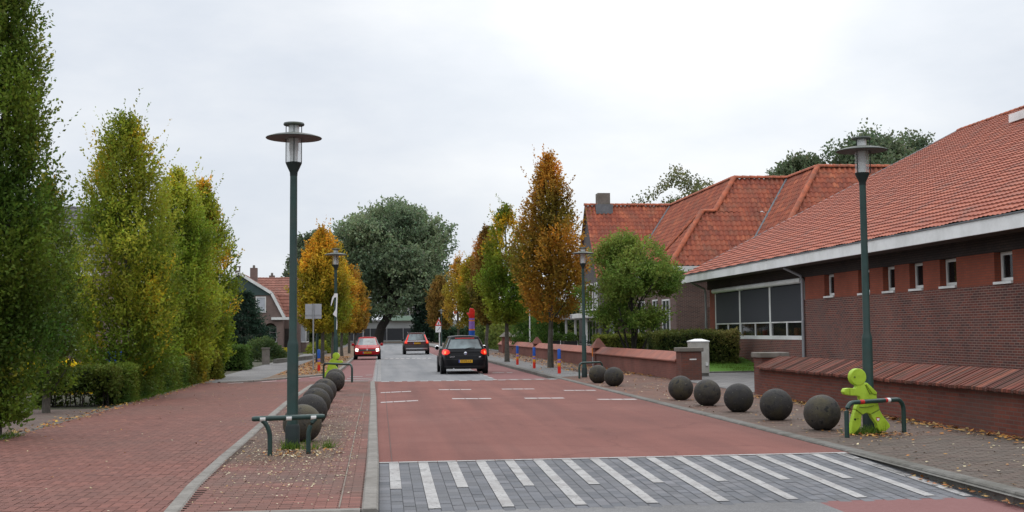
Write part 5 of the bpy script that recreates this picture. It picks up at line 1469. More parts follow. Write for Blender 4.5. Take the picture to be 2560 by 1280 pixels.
round_bush('bush', 'round dark green bush beside the grey gate post by the gabled house', (-6.9, 74, -.02), 1.25, 1.05, .12, 1500, (.022, .042, .018), (.05, .08, .03), 221)
round_bush('bush', 'small yellow-green bush at the front garden edge of the gabled house', (-5.9, 76, -.02), .75, .8, .1, 700, (.07, .10, .012), (.24, .22, .02), 222)
round_bush('bush', 'yellow-green bush by the bay window of the gabled house', (-5.1, 100, -.02), .9, 1.0, .14, 600, (.06, .09, .014), (.15, .17, .02), 223)
round_bush('flower_bed', 'bright yellow low flowers seen between the left trees', (-9.0, 36, -.02), 1.0, .75, .09, 1300, (.10, .10, .01), (.5, .36, .01), 224, 'flowers')
round_bush('flower_bed', 'second patch of yellow low flowers deeper between the left trees', (-10.6, 40, -.02), 1.1, .8, .09, 1200, (.12, .12, .01), (.5, .36, .01), 225, 'flowers')
gp = thing('gate_post', 'square grey stone gate post at the end of the dark square-cut hedge', 'post', (-6.15, 66, 0))
MB().box(-.19, .19, -.19, .19, 0, .82).build('shaft', M['stone_cap'], gp, world=False, bevel=.01)
MB().box(-.22, .22, -.22, .22, .82, .89).build('cap', M['stone_cap'], gp, world=False, bevel=.01)
ew = MB(); ew.prism([(-5.75, 68), (-4.35, 78), (-4.35, 100), (-4.6, 100), (-4.6, 78.1), (-5.95, 68.1)], -.02, .22)
tag(ew.build('garden_edging', M['conc_dark']), 'low dark stone edging along the front garden of the gabled house', 'garden wall')

# ------------------------------------------------------------------ houses on the left
hs = thing('gabled_house', 'brown brick house with gambrel gable, dark green boarding and red tiled cross roof', 'house', (-12, 108, 0))
HY = 106.0
mb = MB()
mb.prism_dir([(-15.5, HY, 0), (-10.05, HY, 0), (-10.05, HY, 2.05), (-9.98, HY, 2.3), (-9.78, HY, 2.52), (-9.5, HY, 2.6), (-9.22, HY, 2.52), (-9.02, HY, 2.3), (-8.95, HY, 2.05), (-8.95, HY, 0), (-8.45, HY, 0), (-8.45, HY, 3.1), (-9.5, HY, 5.0), (-14.5, HY, 5.0), (-15.5, HY, 3.1)], (0, .3, 0))
mb.box(-8.75, -8.45, HY + .31, HY + 8.5, 0, 3.1); mb.box(-15.5, -15.2, HY + .31, HY + 8.5, 0, 3.1); mb.box(-15.19, -8.76, HY + 8.2, HY + 8.5, 0, 3.1)
mb.box(-10.4, -8.75, HY + 1.4, HY + 1.6, 0, 2.9)
mb.build('wall', M['house_brick'], hs)
mb = MB(); mb.prism_dir([(-14.6, HY - .05, 5.0), (-9.4, HY - .05, 5.0), (-9.5, HY - .05, 5.18), (-12.2, HY - .05, 6.85), (-14.4, HY - .05, 5.18)], (0, .3, 0))
mb.build('gable_boarding', plain('green_boarding', (.035, .062, .058), .6, .12, 3), hs)
mb = MB()
for a, b_ in [((-12.2, 6.98), (-9.36, 5.2)), ((-9.36, 5.2), (-8.25, 3.05)), ((-12.2, 6.98), (-15.0, 5.2)), ((-15.0, 5.2), (-15.9, 3.05))]:
    a = Vector((a[0], HY - .22, a[1])); b_ = Vector((b_[0], HY - .22, b_[1])); d = (b_ - a).normalized(); up = Vector((-d.z, 0, d.x))
    if up.z < 0: up = -up
    mb.prism_dir([a - up * .16, b_ - up * .16, b_ + up * .08, a + up * .08], (0, .06, 0))
mb.box(-9.4, -7.3, HY - .26, HY + .1, 2.86, 3.08)
mb.build('barge_board', M['white'], hs)
roof_plane('roof', [(-8.2, HY - .15, 3.12), (-8.2, HY + 4, 3.12), (-9.3, HY + 4, 5.25), (-9.3, HY - .15, 5.25)], .3, .36, M['tiles_house'], hs, nu=3)
roof_plane('roof', [(-9.3, HY - .15, 5.25), (-9.3, HY + 7, 5.25), (-12.2, HY + 7, 7.0), (-12.2, HY - .15, 7.0)], .3, .36, M['tiles_house'], hs, nu=3)
roof_plane('roof', [(-15.1, HY + 7, 5.25), (-15.1, HY - .15, 5.25), (-12.2, HY - .15, 7.0), (-12.2, HY + 7, 7.0)], .3, .36, M['tiles_house'], hs, nu=3)
roof_plane('roof', [(-11.6, HY + 2.0, 3.1), (-6.95, HY + 2.0, 3.1), (-6.95, HY + 3.1, 5.1), (-11.6, HY + 3.1, 5.1)], .3, .36, M['tiles_house'], hs, nu=3)
roof_plane('roof', [(-11.6, HY + 3.1, 5.1), (-6.95, HY + 3.1, 5.1), (-6.95, HY + 5.2, 6.78), (-11.6, HY + 5.2, 6.78)], .3, .36, M['tiles_house'], hs, nu=3)
MB().quad((-11.6, HY + 5.2, 6.78), (-6.95, HY + 5.2, 6.78), (-6.95, HY + 8.6, 3.1), (-11.6, HY + 8.6, 3.1)).build('rear_roof', M['tiles_house'], hs)
mb = MB(); mb.prism_dir([(-7.15, HY + 2.05, 3.1), (-7.15, HY + 8.5, 3.1), (-7.15, HY + 5.2, 6.7), (-7.15, HY + 3.1, 5.0)], (.15, 0, 0)); mb.box(-8.44, -7.1, HY + 2.1, HY + 8.4, 0, 3.08)
mb.build('side_gable', M['house_brick'], hs)
mb = MB()
for a, b_ in [((HY + 1.95, 3.0), (HY + 3.05, 5.05)), ((HY + 3.05, 5.05), (HY + 5.2, 6.78)), ((HY + 5.2, 6.78), (HY + 8.6, 3.0))]:
    mb.prism_dir([(-6.92, a[0], a[1] - .3), (-6.92, b_[0], b_[1] - .3), (-6.92, b_[0], b_[1] + .06), (-6.92, a[0], a[1] + .06)], (.06, 0, 0))
mb.build('side_barge_board', M['white'], hs)
frame_win(hs, 'y', HY, -10.75, -9.88, 3.5, 4.88, 0, pmat=M['curtain']); frame_win(hs, 'y', HY, -13.1, -12.2, 3.5, 4.88, 0, pmat=M['curtain'])
frame_win(hs, 'y', HY + 1.4, -9.7, -9.05, .9, 2.2, 0, hb=2)
MB().box(-8.4, -7.9, HY + 1.9, HY + 2.09, 0, 2.1).build('door', M['trunk_dark'], hs)
for (x, y, w_, z0, z1) in [(-11.25, HY + 3.2, .62, 6.2, 7.55), (-12.4, HY + .8, .4, 6.7, 7.2), (-9.9, HY + 6.0, .5, 6.3, 7.0)]:
    cm = MB().box(x - w_ / 2, x + w_ / 2, y - w_ / 2, y + w_ / 2, z0, z1).build('chimney', M['house_brick'] if w_ > .45 else M['stone_cap'], hs)
    if w_ < .45:
        mb = MB()
        for sx in (-1, 1):
            for sy in (-1, 1): mb.box(x + sx * .17 - .04, x + sx * .17 + .04, y + sy * .17 - .04, y + sy * .17 + .04, z1, z1 + .3)
        mb.box(x - .25, x + .25, y - .25, y + .25, z1 + .3, z1 + .38); mb.build('chimney_cowl', M['stone_cap'], cm)
    else: MB().lathe([(.12, 0), (.10, .25)], (x, y, z1), 8).build('chimney_pot', M['stone_cap'], cm)
bay = MB(); bay.box(-7.08, -6.6, HY + 3.2, HY + 7.4, 0, .85); bo = bay.build('bay_window', M['house_brick'], hs)
MB().box(-7.2, -6.4, HY + 3.0, HY + 7.6, 2.85, 3.0).build('bay_roof', M['white'], bo)
frame_win(hs, 'y', HY + 3.2, -7.2, -6.6, .86, 2.84, 0, pmat=M['curtain']); frame_win(hs, 'x', -6.62, HY + 3.3, HY + 7.3, .86, 2.84, 3)
h2 = thing('garden_house', 'brown brick house with dark grey tiled roof glimpsed between the left trees', 'house', (-19, 53, 0))
mb = MB(); mb.box(-26, -11.6, 50.4, 58.5, 0, 4.3); mb.build('wall', M['house_brick'], h2)
roof_plane('roof', [(-26.4, 49.8, 4.2), (-11.2, 49.8, 4.2), (-11.2, 54.4, 7.3), (-26.4, 54.4, 7.3)], .3, .36, M['tiles_grey'], h2, nu=3)
MB().quad((-11.2, 54.4, 7.3), (-26.4, 54.4, 7.3), (-26.4, 59, 4.2), (-11.2, 59, 4.2)).build('rear_roof', M['tiles_grey'], h2)
MB().prism_dir([(-11.8, 50.4, 4.3), (-11.8, 58.5, 4.3), (-11.8, 54.4, 7.1)], (.2, 0, 0)).build('gable', M['house_brick'], h2)
MB().box(-26.4, -11.2, 49.68, 49.79, 4.02, 4.22).build('gutter_board', M['white'], h2)
for a in (-13.6, -16.6, -20.2): frame_win(h2, 'y', 50.4, a, a + 1.4, 1.0, 3.3, 1)
bn = thing('wheelie_bin', 'blue plastic wheelie bin glimpsed between the left trees', 'bin', (-9.3, 44.0, 0))
MB().add([(-.26, -.3, .08), (.26, -.3, .08), (.26, .3, .08), (-.26, .3, .08), (-.30, -.36, 1.0), (.30, -.36, 1.0), (.30, .36, 1.0), (-.30, .36, 1.0)], [(3, 2, 1, 0), (4, 5, 6, 7), (0, 1, 5, 4), (1, 2, 6, 5), (2, 3, 7, 6), (3, 0, 4, 7)]).build('body', M['blue'], bn, world=False)
MB().box(-.31, .31, -.38, .37, 1.0, 1.06).build('lid', M['blue'], bn, world=False, bevel=.01)
for s in (-1, 1): MB().lathe([(0, -.03), (.1, -.03), (.1, .03), (0, .03)], (s * .25, .3, .1), 12, 'x').build('wheel', M['tyre'], bn, world=False)

# ------------------------------------------------------------------ the street end
fn = thing('panel_fence', 'long dark grey panel fence with pale posts across the end of the street', 'fence', (4, 214, -.1))
mb = MB(); mb.box(-26, 24, 213.98, 214.02, .35, 2.45); mb.build('panel', plain('fence_panel', (.055, .06, .07), .7, .15, .4), fn)
for k in range(18):
    x = -25 + k * 2.9
    MB().box(x - .07, x + .07, 213.9, 214.1, -.1, 2.6).build('post', M['sign_back'], fn)
struct('far_verge', sheet([(-80, 206), (80, 206), (80, 240), (-80, 240)], -.06), M['verge'])
kerb('far_kerb', [(-60, 206.1), (60, 206.1)], .2, -.2, .05, M['conc'], 4)
bl = thing('low_hall', 'low pale grey hall with pale green roof edge behind the panel fence', 'building', (4, 235, 0))
MB().box(-18, 22, 232, 246, 0, 4.0).build('wall', plain('hall_wall', (.30, .32, .32), .8, .06, .3), bl)
MB().box(2.2, 13.2, 231.3, 247, 4.0, 4.95).build('roof_edge', plain('hall_green', (.30, .42, .33), .7, .05, .3), bl)
MB().box(-18, 2.19, 231.6, 246.5, 3.9, 4.2).build('roof_edge', M['sign_back'], bl)
for x in (-9, 0, 8.5): MB().box(x - .12, x + .12, 231.85, 231.99, 0, 3.95).build('downpipe', M['white'], bl)
b2 = thing('far_house', 'distant house with brown roof and white gable edges above the low hall', 'house', (10, 262, 0))
MB().box(1, 15, 258, 266, 0, 5.2).build('wall', M['house_brick'], b2)
MB().prism_dir([(.5, 257.6, 5.2), (15.5, 257.6, 5.2), (15.5, 262, 9.0), (.5, 262, 9.0)], (0, .2, .1)).build('roof', plain('far_roof', (.10, .085, .085), .8, .15, .5), b2)
mb = MB()
for x in (5.8, 11.6):
    mb.prism_dir([(x - 1.9, 257.3, 5.6), (x - 1.5, 257.3, 5.6), (x + .1, 257.3, 8.0), (x + 1.7, 257.3, 5.6), (x + 2.1, 257.3, 5.6), (x + .1, 257.3, 8.6)], (0, .15, 0))
mb.build('gable_edge', M['white'], b2)
frame_win(b2, 'y', 257.9, 2.6, 4.2, 4.9, 6.4, 1); frame_win(b2, 'y', 257.9, 4.7, 6.2, 4.9, 6.4, 1)
bd_ = thing('advert_board', 'row of small blue, green, yellow and orange sign shapes on the hall roof', 'sign', (10, 231.5, 4.95))
MB().box(-.9, .9, -.05, .05, .05, 1.3).build('panel', M['blue'], bd_, world=False)
for x, m_ in ((-1.6, 'purple'), (1.5, 'plastic_white'), (2.55, 'yellow'), (3.5, 'orange'), (4.4, 'redp')):
    MB().lathe([(0, -.04), (.36, -.04), (.36, .04), (0, .04)], (x, 0, .55), 14, 'y').build('disc', M[m_], bd_, world=False)
MB().box(-2.0, 4.9, -.02, .02, .0, .08).build('rail', M['grey_metal'], bd_, world=False)
gt = thing('steel_gate', 'grey steel gate and railings at the street end right of the warning sign', 'gate', (12.8, 200, 0))
mb = MB()
for k in range(9): mb.tube([(k * .62 - 2.5, 0, 0), (k * .62 - 2.5, 0, 2.3)], .05, 6)
for z in (.3, 1.2, 2.2): mb.tube([(-2.5, 0, z), (2.5, 0, z)], .05, 6)
mb.build('bars', M['sign_back'], gt, world=False)
MB().box(-2.4, 2.4, .08, .12, .3, 2.1).build('sheet', plain('gate_sheet', (.11, .11, .13), .7, .1), gt, world=False)

# ------------------------------------------------------------------ bicycles and planters at the porch
def bicycle(label, loc, rz, fm):
    t = thing('bicycle', label, 'bicycle', loc, rz, 'bicycles parked at the school porch')
    for y in (-.53, .53):
        ring = [(0, y + .33 * math.cos(a), .34 + .33 * math.sin(a)) for a in [2 * PI * k / 20 for k in range(21)]]
        wo = MB().tube(ring, .018, 6, False).build('wheel', M['tyre'], t, world=False)
        mb = MB()
        for k in range(8):
            a = PI * k / 8; mb.tube([(0, y + .32 * math.cos(a), .34 + .32 * math.sin(a)), (0, y - .32 * math.cos(a), .34 - .32 * math.sin(a))], .003, 4)
        mb.build('spokes', M['grey_metal'], wo, world=False)
    mb = MB()
    bb, st, hd_ = (0, -.08, .32), (0, -.22, .82), (0, .36, .88)
    for a, b_ in ((bb, st), (bb, hd_), (st, (0, .34, .80)), (bb, (0, -.53, .34)), ((0, -.53, .34), st), (hd_, (0, .53, .34)), (hd_, (0, .34, 1.05)), (st, (0, -.24, .95))):
        mb.tube([a, b_], .017, 6)
    mb.build('frame', fm, t, world=False)
    MB().tube([(-.28, .22, 1.06), (-.1, .34, 1.08), (.1, .34, 1.08), (.28, .22, 1.06)], .013, 6).build('handlebar', M['black'], t, world=False)
    MB().add([(-.03, -.10, .96), (.03, -.10, .96), (.09, -.36, .96), (-.09, -.36, .96), (-.03, -.10, 1.01), (.03, -.10, 1.01), (.09, -.36, 1.02), (-.09, -.36, 1.02)], [(3, 2, 1, 0), (4, 5, 6, 7), (0, 1, 5, 4), (1, 2, 6, 5), (2, 3, 7, 6), (3, 0, 4, 7)]).build('saddle', M['black'], t, world=False)
    return t
bicycle('white bicycle standing between the two dark planters at the school porch', (10.45, 68.6, .02), .25, M['plastic_white'])
bicycle('dark bicycle with pale mudguards behind the lamp post at the school porch', (11.0, 64.5, .02), -.7, M['black'])
bicycle('silver bicycle leaning right of the dark planter at the school porch', (10.7, 63.0, .02), .9, M['chrome'])
for (x, y, lab) in ((10.3, 70.2, 'tall dark planter with clipped shrub at the left of the porch bicycles'), (10.55, 66.6, 'tall dark planter with clipped shrub between the porch bicycles')):
    t = thing('planter', lab, 'planter', (x, y, .02), 0, 'planters at the school porch')
    MB().add([(-.28, -.28, 0), (.28, -.28, 0), (.28, .28, 0), (-.28, .28, 0), (-.38, -.38, 1.05), (.38, -.38, 1.05), (.38, .38, 1.05), (-.38, .38, 1.05)], [(3, 2, 1, 0), (4, 5, 6, 7), (0, 1, 5, 4), (1, 2, 6, 5), (2, 3, 7, 6), (3, 0, 4, 7)]).build('tub', M['trim'], t, world=False)
    rng = np.random.default_rng(5); d = unit(rng.normal(size=(350, 3))); d[:, 2] = np.abs(d[:, 2])
    V, Cc = leaf_geo(d * .36 + np.array([0, 0, 1.05]), d, np.full(350, .08), 4, .08, lerp((.02, .045, .012), (.05, .09, .02), rng.uniform(0, 1, 350)), rng)
    leaf_object('shrub', [V], [Cc], M['leaf'], t)

# ------------------------------------------------------------------ cars
def fpt(yr, yf, w_, ang, n=4.5, tail=0.0):
    yc, l = (yr + yf) / 2, (yf - yr) / 2
    c, s = math.cos(ang), math.sin(ang)
    return (w_ * math.copysign(abs(c) ** (2 / n), c), yc + l * math.copysign(abs(s) ** (2 / n), s))
class Car:
    """a car body from stacked rounded footprints, facing +Y, standing on z = 0"""
    def __init__(s, name, label, loc, rz, paint, body, cabin, belt, wheels, wheel_r, cat='car'):
        s.root = thing(name, label, cat, loc, rz, 'cars driving along the street')
        s.body, s.cabin, s.belt = body, cabin, belt
        s.paint = paint
        k = s
        NA = 72
        def shell(fn, ks, caps):
            V = []; F = []
            for kk in ks:
                V += [fn(kk, 2 * PI * j / NA) for j in range(NA)]
            base = len(ks)
            last = [fn(ks[-1], 2 * PI * j / NA) for j in range(NA)]
            for (sx, dz) in caps:
                V += [(p[0] * sx, s_cy + (p[1] - s_cy) * (1 - (1 - sx) * .12), p[2] + dz) for p in last]
            tot = base + len(caps)
            for r in range(tot - 1):
                for j in range(NA):
                    j2 = (j + 1) % NA
                    F.append((r * NA + j, r * NA + j2, (r + 1) * NA + j2, (r + 1) * NA + j))
            F.append(tuple(range(NA - 1, -1, -1)))
            m_ = MB(); m_.add(V, F); return m_
        s_cy = 0.0
        b = shell(s.bpt, [0, .06, .15, .3, .5, .7, .85, .94, 1.0], [(.93, .012), (.75, .03), (.4, .045), (.01, .05)]).build('body', paint, s.root, smooth=True, world=False)
        s.bodyo = b
        s_cy = (cabin[1][0] + cabin[1][1]) / 2
        c = shell(s.cpt, [-.12, 0, .15, .35, .6, .82, .94, 1.0], [(.95, .018), (.8, .036), (.45, .052), (.01, .058)]).build('roof', paint, s.root, smooth=True, world=False)
        for (wx, wy) in wheels:
            for sx in (-1, 1):
                r = wheel_r; hw = .10
                x = sx * (wx - hw + .012)
                wo = MB().lathe([(r * .62, -hw), (r * .93, -hw), (r, -hw + .03), (r, hw - .03), (r * .93, hw), (r * .62, hw)], (x, wy, r), 28, 'x').build('wheel', M['tyre'], s.root, smooth=True, world=False)
                mb = MB(); xo = x + sx * (hw - .012)
                mb.lathe([(0, -.004), (r * .14, -.004), (r * .16, .0), (r * .14, .008), (0, .008)], (xo, wy, r), 14, 'x')
                for q_ in range(5):
                    a = q_ * 2 * PI / 5
                    d = Vector((0, math.cos(a), math.sin(a))); e = Vector((0, -math.sin(a), math.cos(a)))
                    p = Vector((xo, wy, r))
                    mb.prism_dir([p + d * r * .08 - e * .045, p + d * r * .62 - e * .03, p + d * r * .62 + e * .03, p + d * r * .08 + e * .045], (sx * .008, 0, 0))
                mb.lathe([(r * .58, -.006), (r * .66, -.006), (r * .66, .012), (r * .58, .012), (r * .58, -.006)], (xo, wy, r), 28, 'x')
                mb.build('rim', M['rim'], wo, world=False)
                mb = MB(); mb.lathe([(r * 1.0, -.02), (r * 1.18, -.02), (r * 1.18, -.0), (r * 1.0, -.0), (r * 1.0, -.02)], (sx * (wx + .004), wy, r), 28, 'x'); mb.build('wheel_arch', M['trim'], s.root, world=False)
    def btop(s, y):
        pts = s.belt
        if y <= pts[0][0]: return pts[0][1]
        for (a, za), (b_, zb) in zip(pts[:-1], pts[1:]):
            if a <= y <= b_: return za + (zb - za) * (y - a) / (b_ - a)
        return pts[-1][1]
    def _ip(s, tab, k):
        for a, b_ in zip(tab[:-1], tab[1:]):
            if a[0] <= k <= b_[0]:
                t = (k - a[0]) / (b_[0] - a[0]); return [a[i] + (b_[i] - a[i]) * t for i in range(1, len(a))]
        return list(tab[-1][1:]) if k > tab[-1][0] else list(tab[0][1:])
    def bpt(s, k, ang, off=0.0):
        yr, yf, w_ = s._ip(s.body['lv'], k)
        x, y = fpt(yr - off, yf + off, w_ + off, ang, 5.0)
        zb = s.body['zb']; return (x, y, zb + k * (s.btop(y) - zb))
    def cpt(s, k, ang, off=0.0):
        a, b_ = s.cabin
        kk = max(k, -.12)
        yr = a[0] + (b_[0] - a[0]) * kk; yf = a[1] + (b_[1] - a[1]) * kk; w_ = a[2] + (b_[2] - a[2]) * kk
        x, y = fpt(yr - off, yf + off, w_ + off, ang, 5.0)
        return (x, y, a[3] + (b_[3] - a[3]) * kk)
    def patch(s, fn, name, mat, k0, k1, a0, a1, off=.008, parent=None, na=14, nk=5, shape=None, smooth=True):
        V = []; F = []
        for i in range(nk + 1):
            for j in range(na + 1):
                kk = k0 + (k1 - k0) * i / nk; u = j / na
                aa = math.radians(a0 + (a1 - a0) * u)
                if shape: kk, aa = shape(i / nk, u, kk, aa)
                V.append(fn(kk, aa, off))
        for i in range(nk):
            for j in range(na):
                p = i * (na + 1) + j; F.append((p, p + 1, p + na + 2, p + na + 1))
        return MB().add(V, F).build(name, mat, parent or s.root, smooth=smooth, world=False)
def text_mesh(txt, size, name, mat, parent, loc, rx=PI / 2, rz=0):
    cu = bpy.data.curves.new(name, 'FONT'); cu.body = txt; cu.size = size; cu.align_x = 'CENTER'; cu.align_y = 'CENTER'; cu.extrude = .002
    tmp = bpy.data.objects.new('tmp', cu); COL.objects.link(tmp)
    dg = bpy.context.evaluated_depsgraph_get()
    me = bpy.data.meshes.new_from_object(tmp.evaluated_get(dg))
    bpy.data.objects.remove(tmp); bpy.data.curves.remove(cu)
    me.name = name
    me.transform(Matrix.Translation(Vector(loc)) @ Matrix.Rotation(rz, 4, 'Z') @ Matrix.Rotation(rx, 4, 'X'))
    me.materials.clear(); me.materials.append(mat)
    o = bpy.data.objects.new(name, me); COL.objects.link(o); o.parent = parent
    return o
def plate(car, y, z, txt, face=-1, w_=.52):
    p = MB().box(-w_ / 2, w_ / 2, min(y, y + face * .015), max(y, y + face * .015), z - .055, z + .055).build('number_plate', M['plate'], car.root, world=False)
    yy = y + face * .0165
    rz = 0 if face < 0 else PI
    MB().box(*((-w_ / 2, -w_ / 2 + .045) if face < 0 else (w_ / 2 - .045, w_ / 2)), min(yy, yy - face * .002) , max(yy, yy - face * .002), z - .054, z + .054).build('plate_strip', M['eublue'], p, world=False)
    text_mesh(txt, .10, 'plate_text', M['black'], p, (.02 if face < 0 else -.02, yy, z), rz=rz)
    return p
def mirror(car, x, y, z, m_, face=1):
    for sx in (-1, 1):
        mb = MB(); mb.lathe([(0, -.06), (.06, -.055), (.095, 0), (.08, .05), (0, .075)], (sx * (x + .10), y, z), 14, 'y')
        mb.box(min(sx * (x - .06), sx * (x + .04)), max(sx * (x - .06), sx * (x + .04)), y - .02, y + .02, z - .06, z - .03)
        mo = mb.build('wing_mirror', m_, car.root, smooth=True, world=False)
        MB().lathe([(0, -.062), (.07, -.062)], (sx * (x + .10), y, z), 14, 'y').build('mirror_glass', M['chrome'], mo, world=False)

# nearest: black hatchback, seen from behind, braking
bk = Car('hatchback_car', 'black hatchback seen from behind with red brake lights on, closest of the three cars', (3.42, 50.9, -.09), 0,
         car_paint('black_car_paint', (.010, .010, .012)),
         dict(zb=.20, lv=[(0, -1.98, 1.98, .80), (.1, -2.06, 2.06, .855), (.35, -2.10, 2.10, .88), (.55, -2.08, 2.09, .88), (.72, -2.03, 2.06, .875), (.9, -1.99, 1.98, .86), (1, -1.96, 1.92, .825)]),
         ((-1.985, 1.05, .80, .90), (-1.62, .20, .575, 1.40)), [(-2.1, .95), (-1.5, .97), (.95, .93), (1.6, .82), (2.1, .68)], [(.88, -1.29), (.88, 1.29)], .315)
gl_ = bk.patch(bk.cpt, 'rear_window', M['carglass'], .10, .84, -90 - 39, -90 + 39)
bk.patch(bk.cpt, 'spoiler', bk.paint, .86, .97, -90 - 40, -90 + 40, .035)
bk.patch(bk.cpt, 'high_brake_light', M['red'], .875, .925, -90 - 14, -90 + 14, .042)
for s in (0, 1):
    a0, a1 = (math.pi, 0) if s else (0, 0)
    bk.patch(bk.cpt, 'side_window', M['carglass'], .10, .86, (180 - 38) if s else -38, (180 + 38) if s else 38)
bk.patch(bk.cpt, 'windscreen', M['carglass'], .10, .9, 52, 128)
for sgn in (-1, 1):
    c0 = -90 + sgn * 46
    def shp(i, u, kk, aa):
        e = math.sin(PI * min(1, max(0, u))) ** .45
        return .83 + (kk - .83) * (.25 + .75 * e), aa
    a0_, a1_ = (-90 + 21, -90 + 68) if sgn > 0 else (-90 - 68, -90 - 21)
    tl_ = bk.patch(bk.bpt, 'tail_light', M['tail'], .69, .97, a0_, a1_, .014, shape=shp)
    a0_, a1_ = (-90 + 36, -90 + 46) if sgn > 0 else (-90 - 46, -90 - 36)
    bk.patch(bk.bpt, 'brake_bulb', M['tail_hot'], .75, .88, a0_, a1_, .02, tl_)
bk.patch(bk.bpt, 'bumper_crease', M['trim'], .475, .50, -90 - 44, -90 + 44, .012)
bk.patch(bk.bpt, 'tailgate_seam', M['trim'], .655, .668, -90 - 36, -90 + 36, .006)
bk.patch(bk.bpt, 'lower_bumper', M['trim'], .0, .16, -90 - 50, -90 + 50, .01)
plate(bk, -2.112, .49, '57-FZ-LX')
bdg = MB().lathe([(0, -.012), (.052, -.012), (.062, -.004), (.062, .0)], (0, -2.055, .78), 24, 'y').build('badge', M['chrome'], bk.root, smooth=True, world=False)
mb = MB()
for (a, b_) in [((-.035, .815), (-.012, .775)), ((-.012, .775), (0, .795)), ((0, .795), (.012, .775)), ((.012, .775), (.035, .815)), ((-.04, .79), (-.015, .735)), ((-.015, .735), (0, .765)), ((0, .765), (.015, .735)), ((.015, .735), (.04, .79))]:
    mb.tube([(a[0], -2.069, a[1]), (b_[0], -2.069, b_[1])], .004, 5)
mb.build('badge_letters', M['eublue'], bdg, world=False)
text_mesh('GOLF', .07, 'model_lettering', M['chrome'], bk.root, (-.50, -2.062, .655))
MB().box(.50, .58, -2.066, -2.06, .63, .67).build('trim_lettering', M['chrome'], bk.root, world=False)
wp = MB(); wp.tube([(0, -1.985, .955), (.18, -1.97, .985), (.36, -1.965, .985)], .014, 6); wp.build('rear_wiper', M['black'], bk.root, world=False)
MB().tube([(-.45, -2.05, .21), (-.45, -2.13, .21)], .03, 10).build('exhaust', M['chrome'], bk.root, world=False)
mirror(bk, .84, .72, .97, M['chrome'])
for (x, y, z) in [(-.36, .05, .98), (.36, .05, .98)]:
    MB().box(x - .13, x + .13, y - .05, y + .05, z - .1, z + .22).build('headrest', M['trim'], bk.root, world=False, bevel=.03)

# red and grey estate farther on
es = Car('estate_car', 'dark grey-brown estate car with tall red tail lights driving away beyond the black hatchback', (2.82, 97.0, -.09), 0, car_paint('estate_paint', (.060, .022, .020)),
         dict(zb=.26, lv=[(0, -2.28, 2.3, .84), (.12, -2.38, 2.38, .90), (.4, -2.40, 2.42, .93), (.62, -2.36, 2.38, .93), (.85, -2.30, 2.3, .91), (1, -2.26, 2.2, .87)]),
         ((-2.28, 1.1, .83, .98), (-1.95, .3, .60, 1.54)), [(-2.4, 1.02), (.95, .98), (1.7, .88), (2.4, .75)], [(.93, -1.38), (.93, 1.42)], .345)
es.patch(es.cpt, 'rear_window', M['carglass'], .12, .88, -90 - 36, -90 + 36)
for s in (0, 1): es.patch(es.cpt, 'side_window', M['carglass'], .10, .86, (180 - 38) if s else -38, (180 + 38) if s else 38)
es.patch(es.cpt, 'windscreen', M['carglass'], .10, .9, 52, 128)
es.patch(es.bpt, 'rear_bumper', plain('estate_bumper', (.032, .026, .028), .6), .0, .58, -90 - 56, -90 + 56, .02)
es.patch(es.bpt, 'skid_plate', M['chrome'], .17, .30, -90 - 38, -90 + 38, .034)
es.patch(es.bpt, 'tailgate_trim', M['chrome'], .93, .97, -90 - 32, -90 + 32, .02)
for sgn in (-1, 1):
    r_ = (-90 + 27, -90 + 58) if sgn > 0 else (-90 - 58, -90 - 27)
    tl_ = es.patch(es.bpt, 'tail_light', M['tail'], .72, 1.0, r_[0], r_[1], .018)
    es.patch(es.cpt, 'upper_tail_light', M['tail'], .02, .82, (-90 + 38) if sgn > 0 else (-90 - 56), (-90 + 56) if sgn > 0 else (-90 - 38), .016)
    r_ = (-90 + 40.5, -90 + 44) if sgn > 0 else (-90 - 44, -90 - 40.5)
    es.patch(es.bpt, 'brake_bulb', M['tail_hot'], .80, .94, r_[0], r_[1], .024, tl_)
    MB().tube([(sgn * .60, -1.7, 1.60), (sgn * .62, -.8, 1.63), (sgn * .60, .1, 1.60)], .02, 6).build('roof_rail', M['chrome'], es.root, world=False)
plate(es, -2.43, .82, '48-XR-GB')
mirror(es, .88, .8, 1.05, M['trim'])
bk.root.scale = (1.08,) * 3; es.root.scale = (1.08,) * 3
# small red hatchback coming towards us (turned round)
rd = Car('hatchback_car', 'small red hatchback coming toward the camera with both headlights lit', (-.86, 80.0, -.09), PI, car_paint('red_car_paint', (.34, .012, .016)),
         dict(zb=.2, lv=[(0, -1.8, 1.82, .72), (.12, -1.88, 1.90, .79), (.4, -1.92, 1.94, .82), (.7, -1.9, 1.92, .815), (.9, -1.86, 1.86, .79), (1, -1.83, 1.80, .745)]),
         ((-1.75, .95, .74, .86), (-1.2, .12, .555, 1.36)), [(-1.9, .90), (.8, .88), (1.4, .80), (1.92, .68)], [(.82, -1.2), (.82, 1.22)], .285)
rd.patch(rd.cpt, 'windscreen', M['carglass'], .08, .9, 52, 128)
rd.patch(rd.cpt, 'rear_window', M['carglass'], .12, .88, -128, -52)
for s in (0, 1): rd.patch(rd.cpt, 'side_window', M['carglass'], .10, .86, (180 - 38) if s else -38, (180 + 38) if s else 38)
for sgn in (-1, 1):
    r_ = (90 + 22, 90 + 47) if sgn > 0 else (90 - 47, 90 - 22)
    rd.patch(rd.bpt, 'headlight', M['head'], .62, .93, r_[0], r_[1], .012)
    r_ = (90 + 48, 90 + 57) if sgn > 0 else (90 - 57, 90 - 48)
    rd.patch(rd.bpt, 'indicator', M['orange'], .64, .9, r_[0], r_[1], .012)
rd.patch(rd.bpt, 'grille', M['trim'], .70, .90, 90 - 20, 90 + 20, .010)
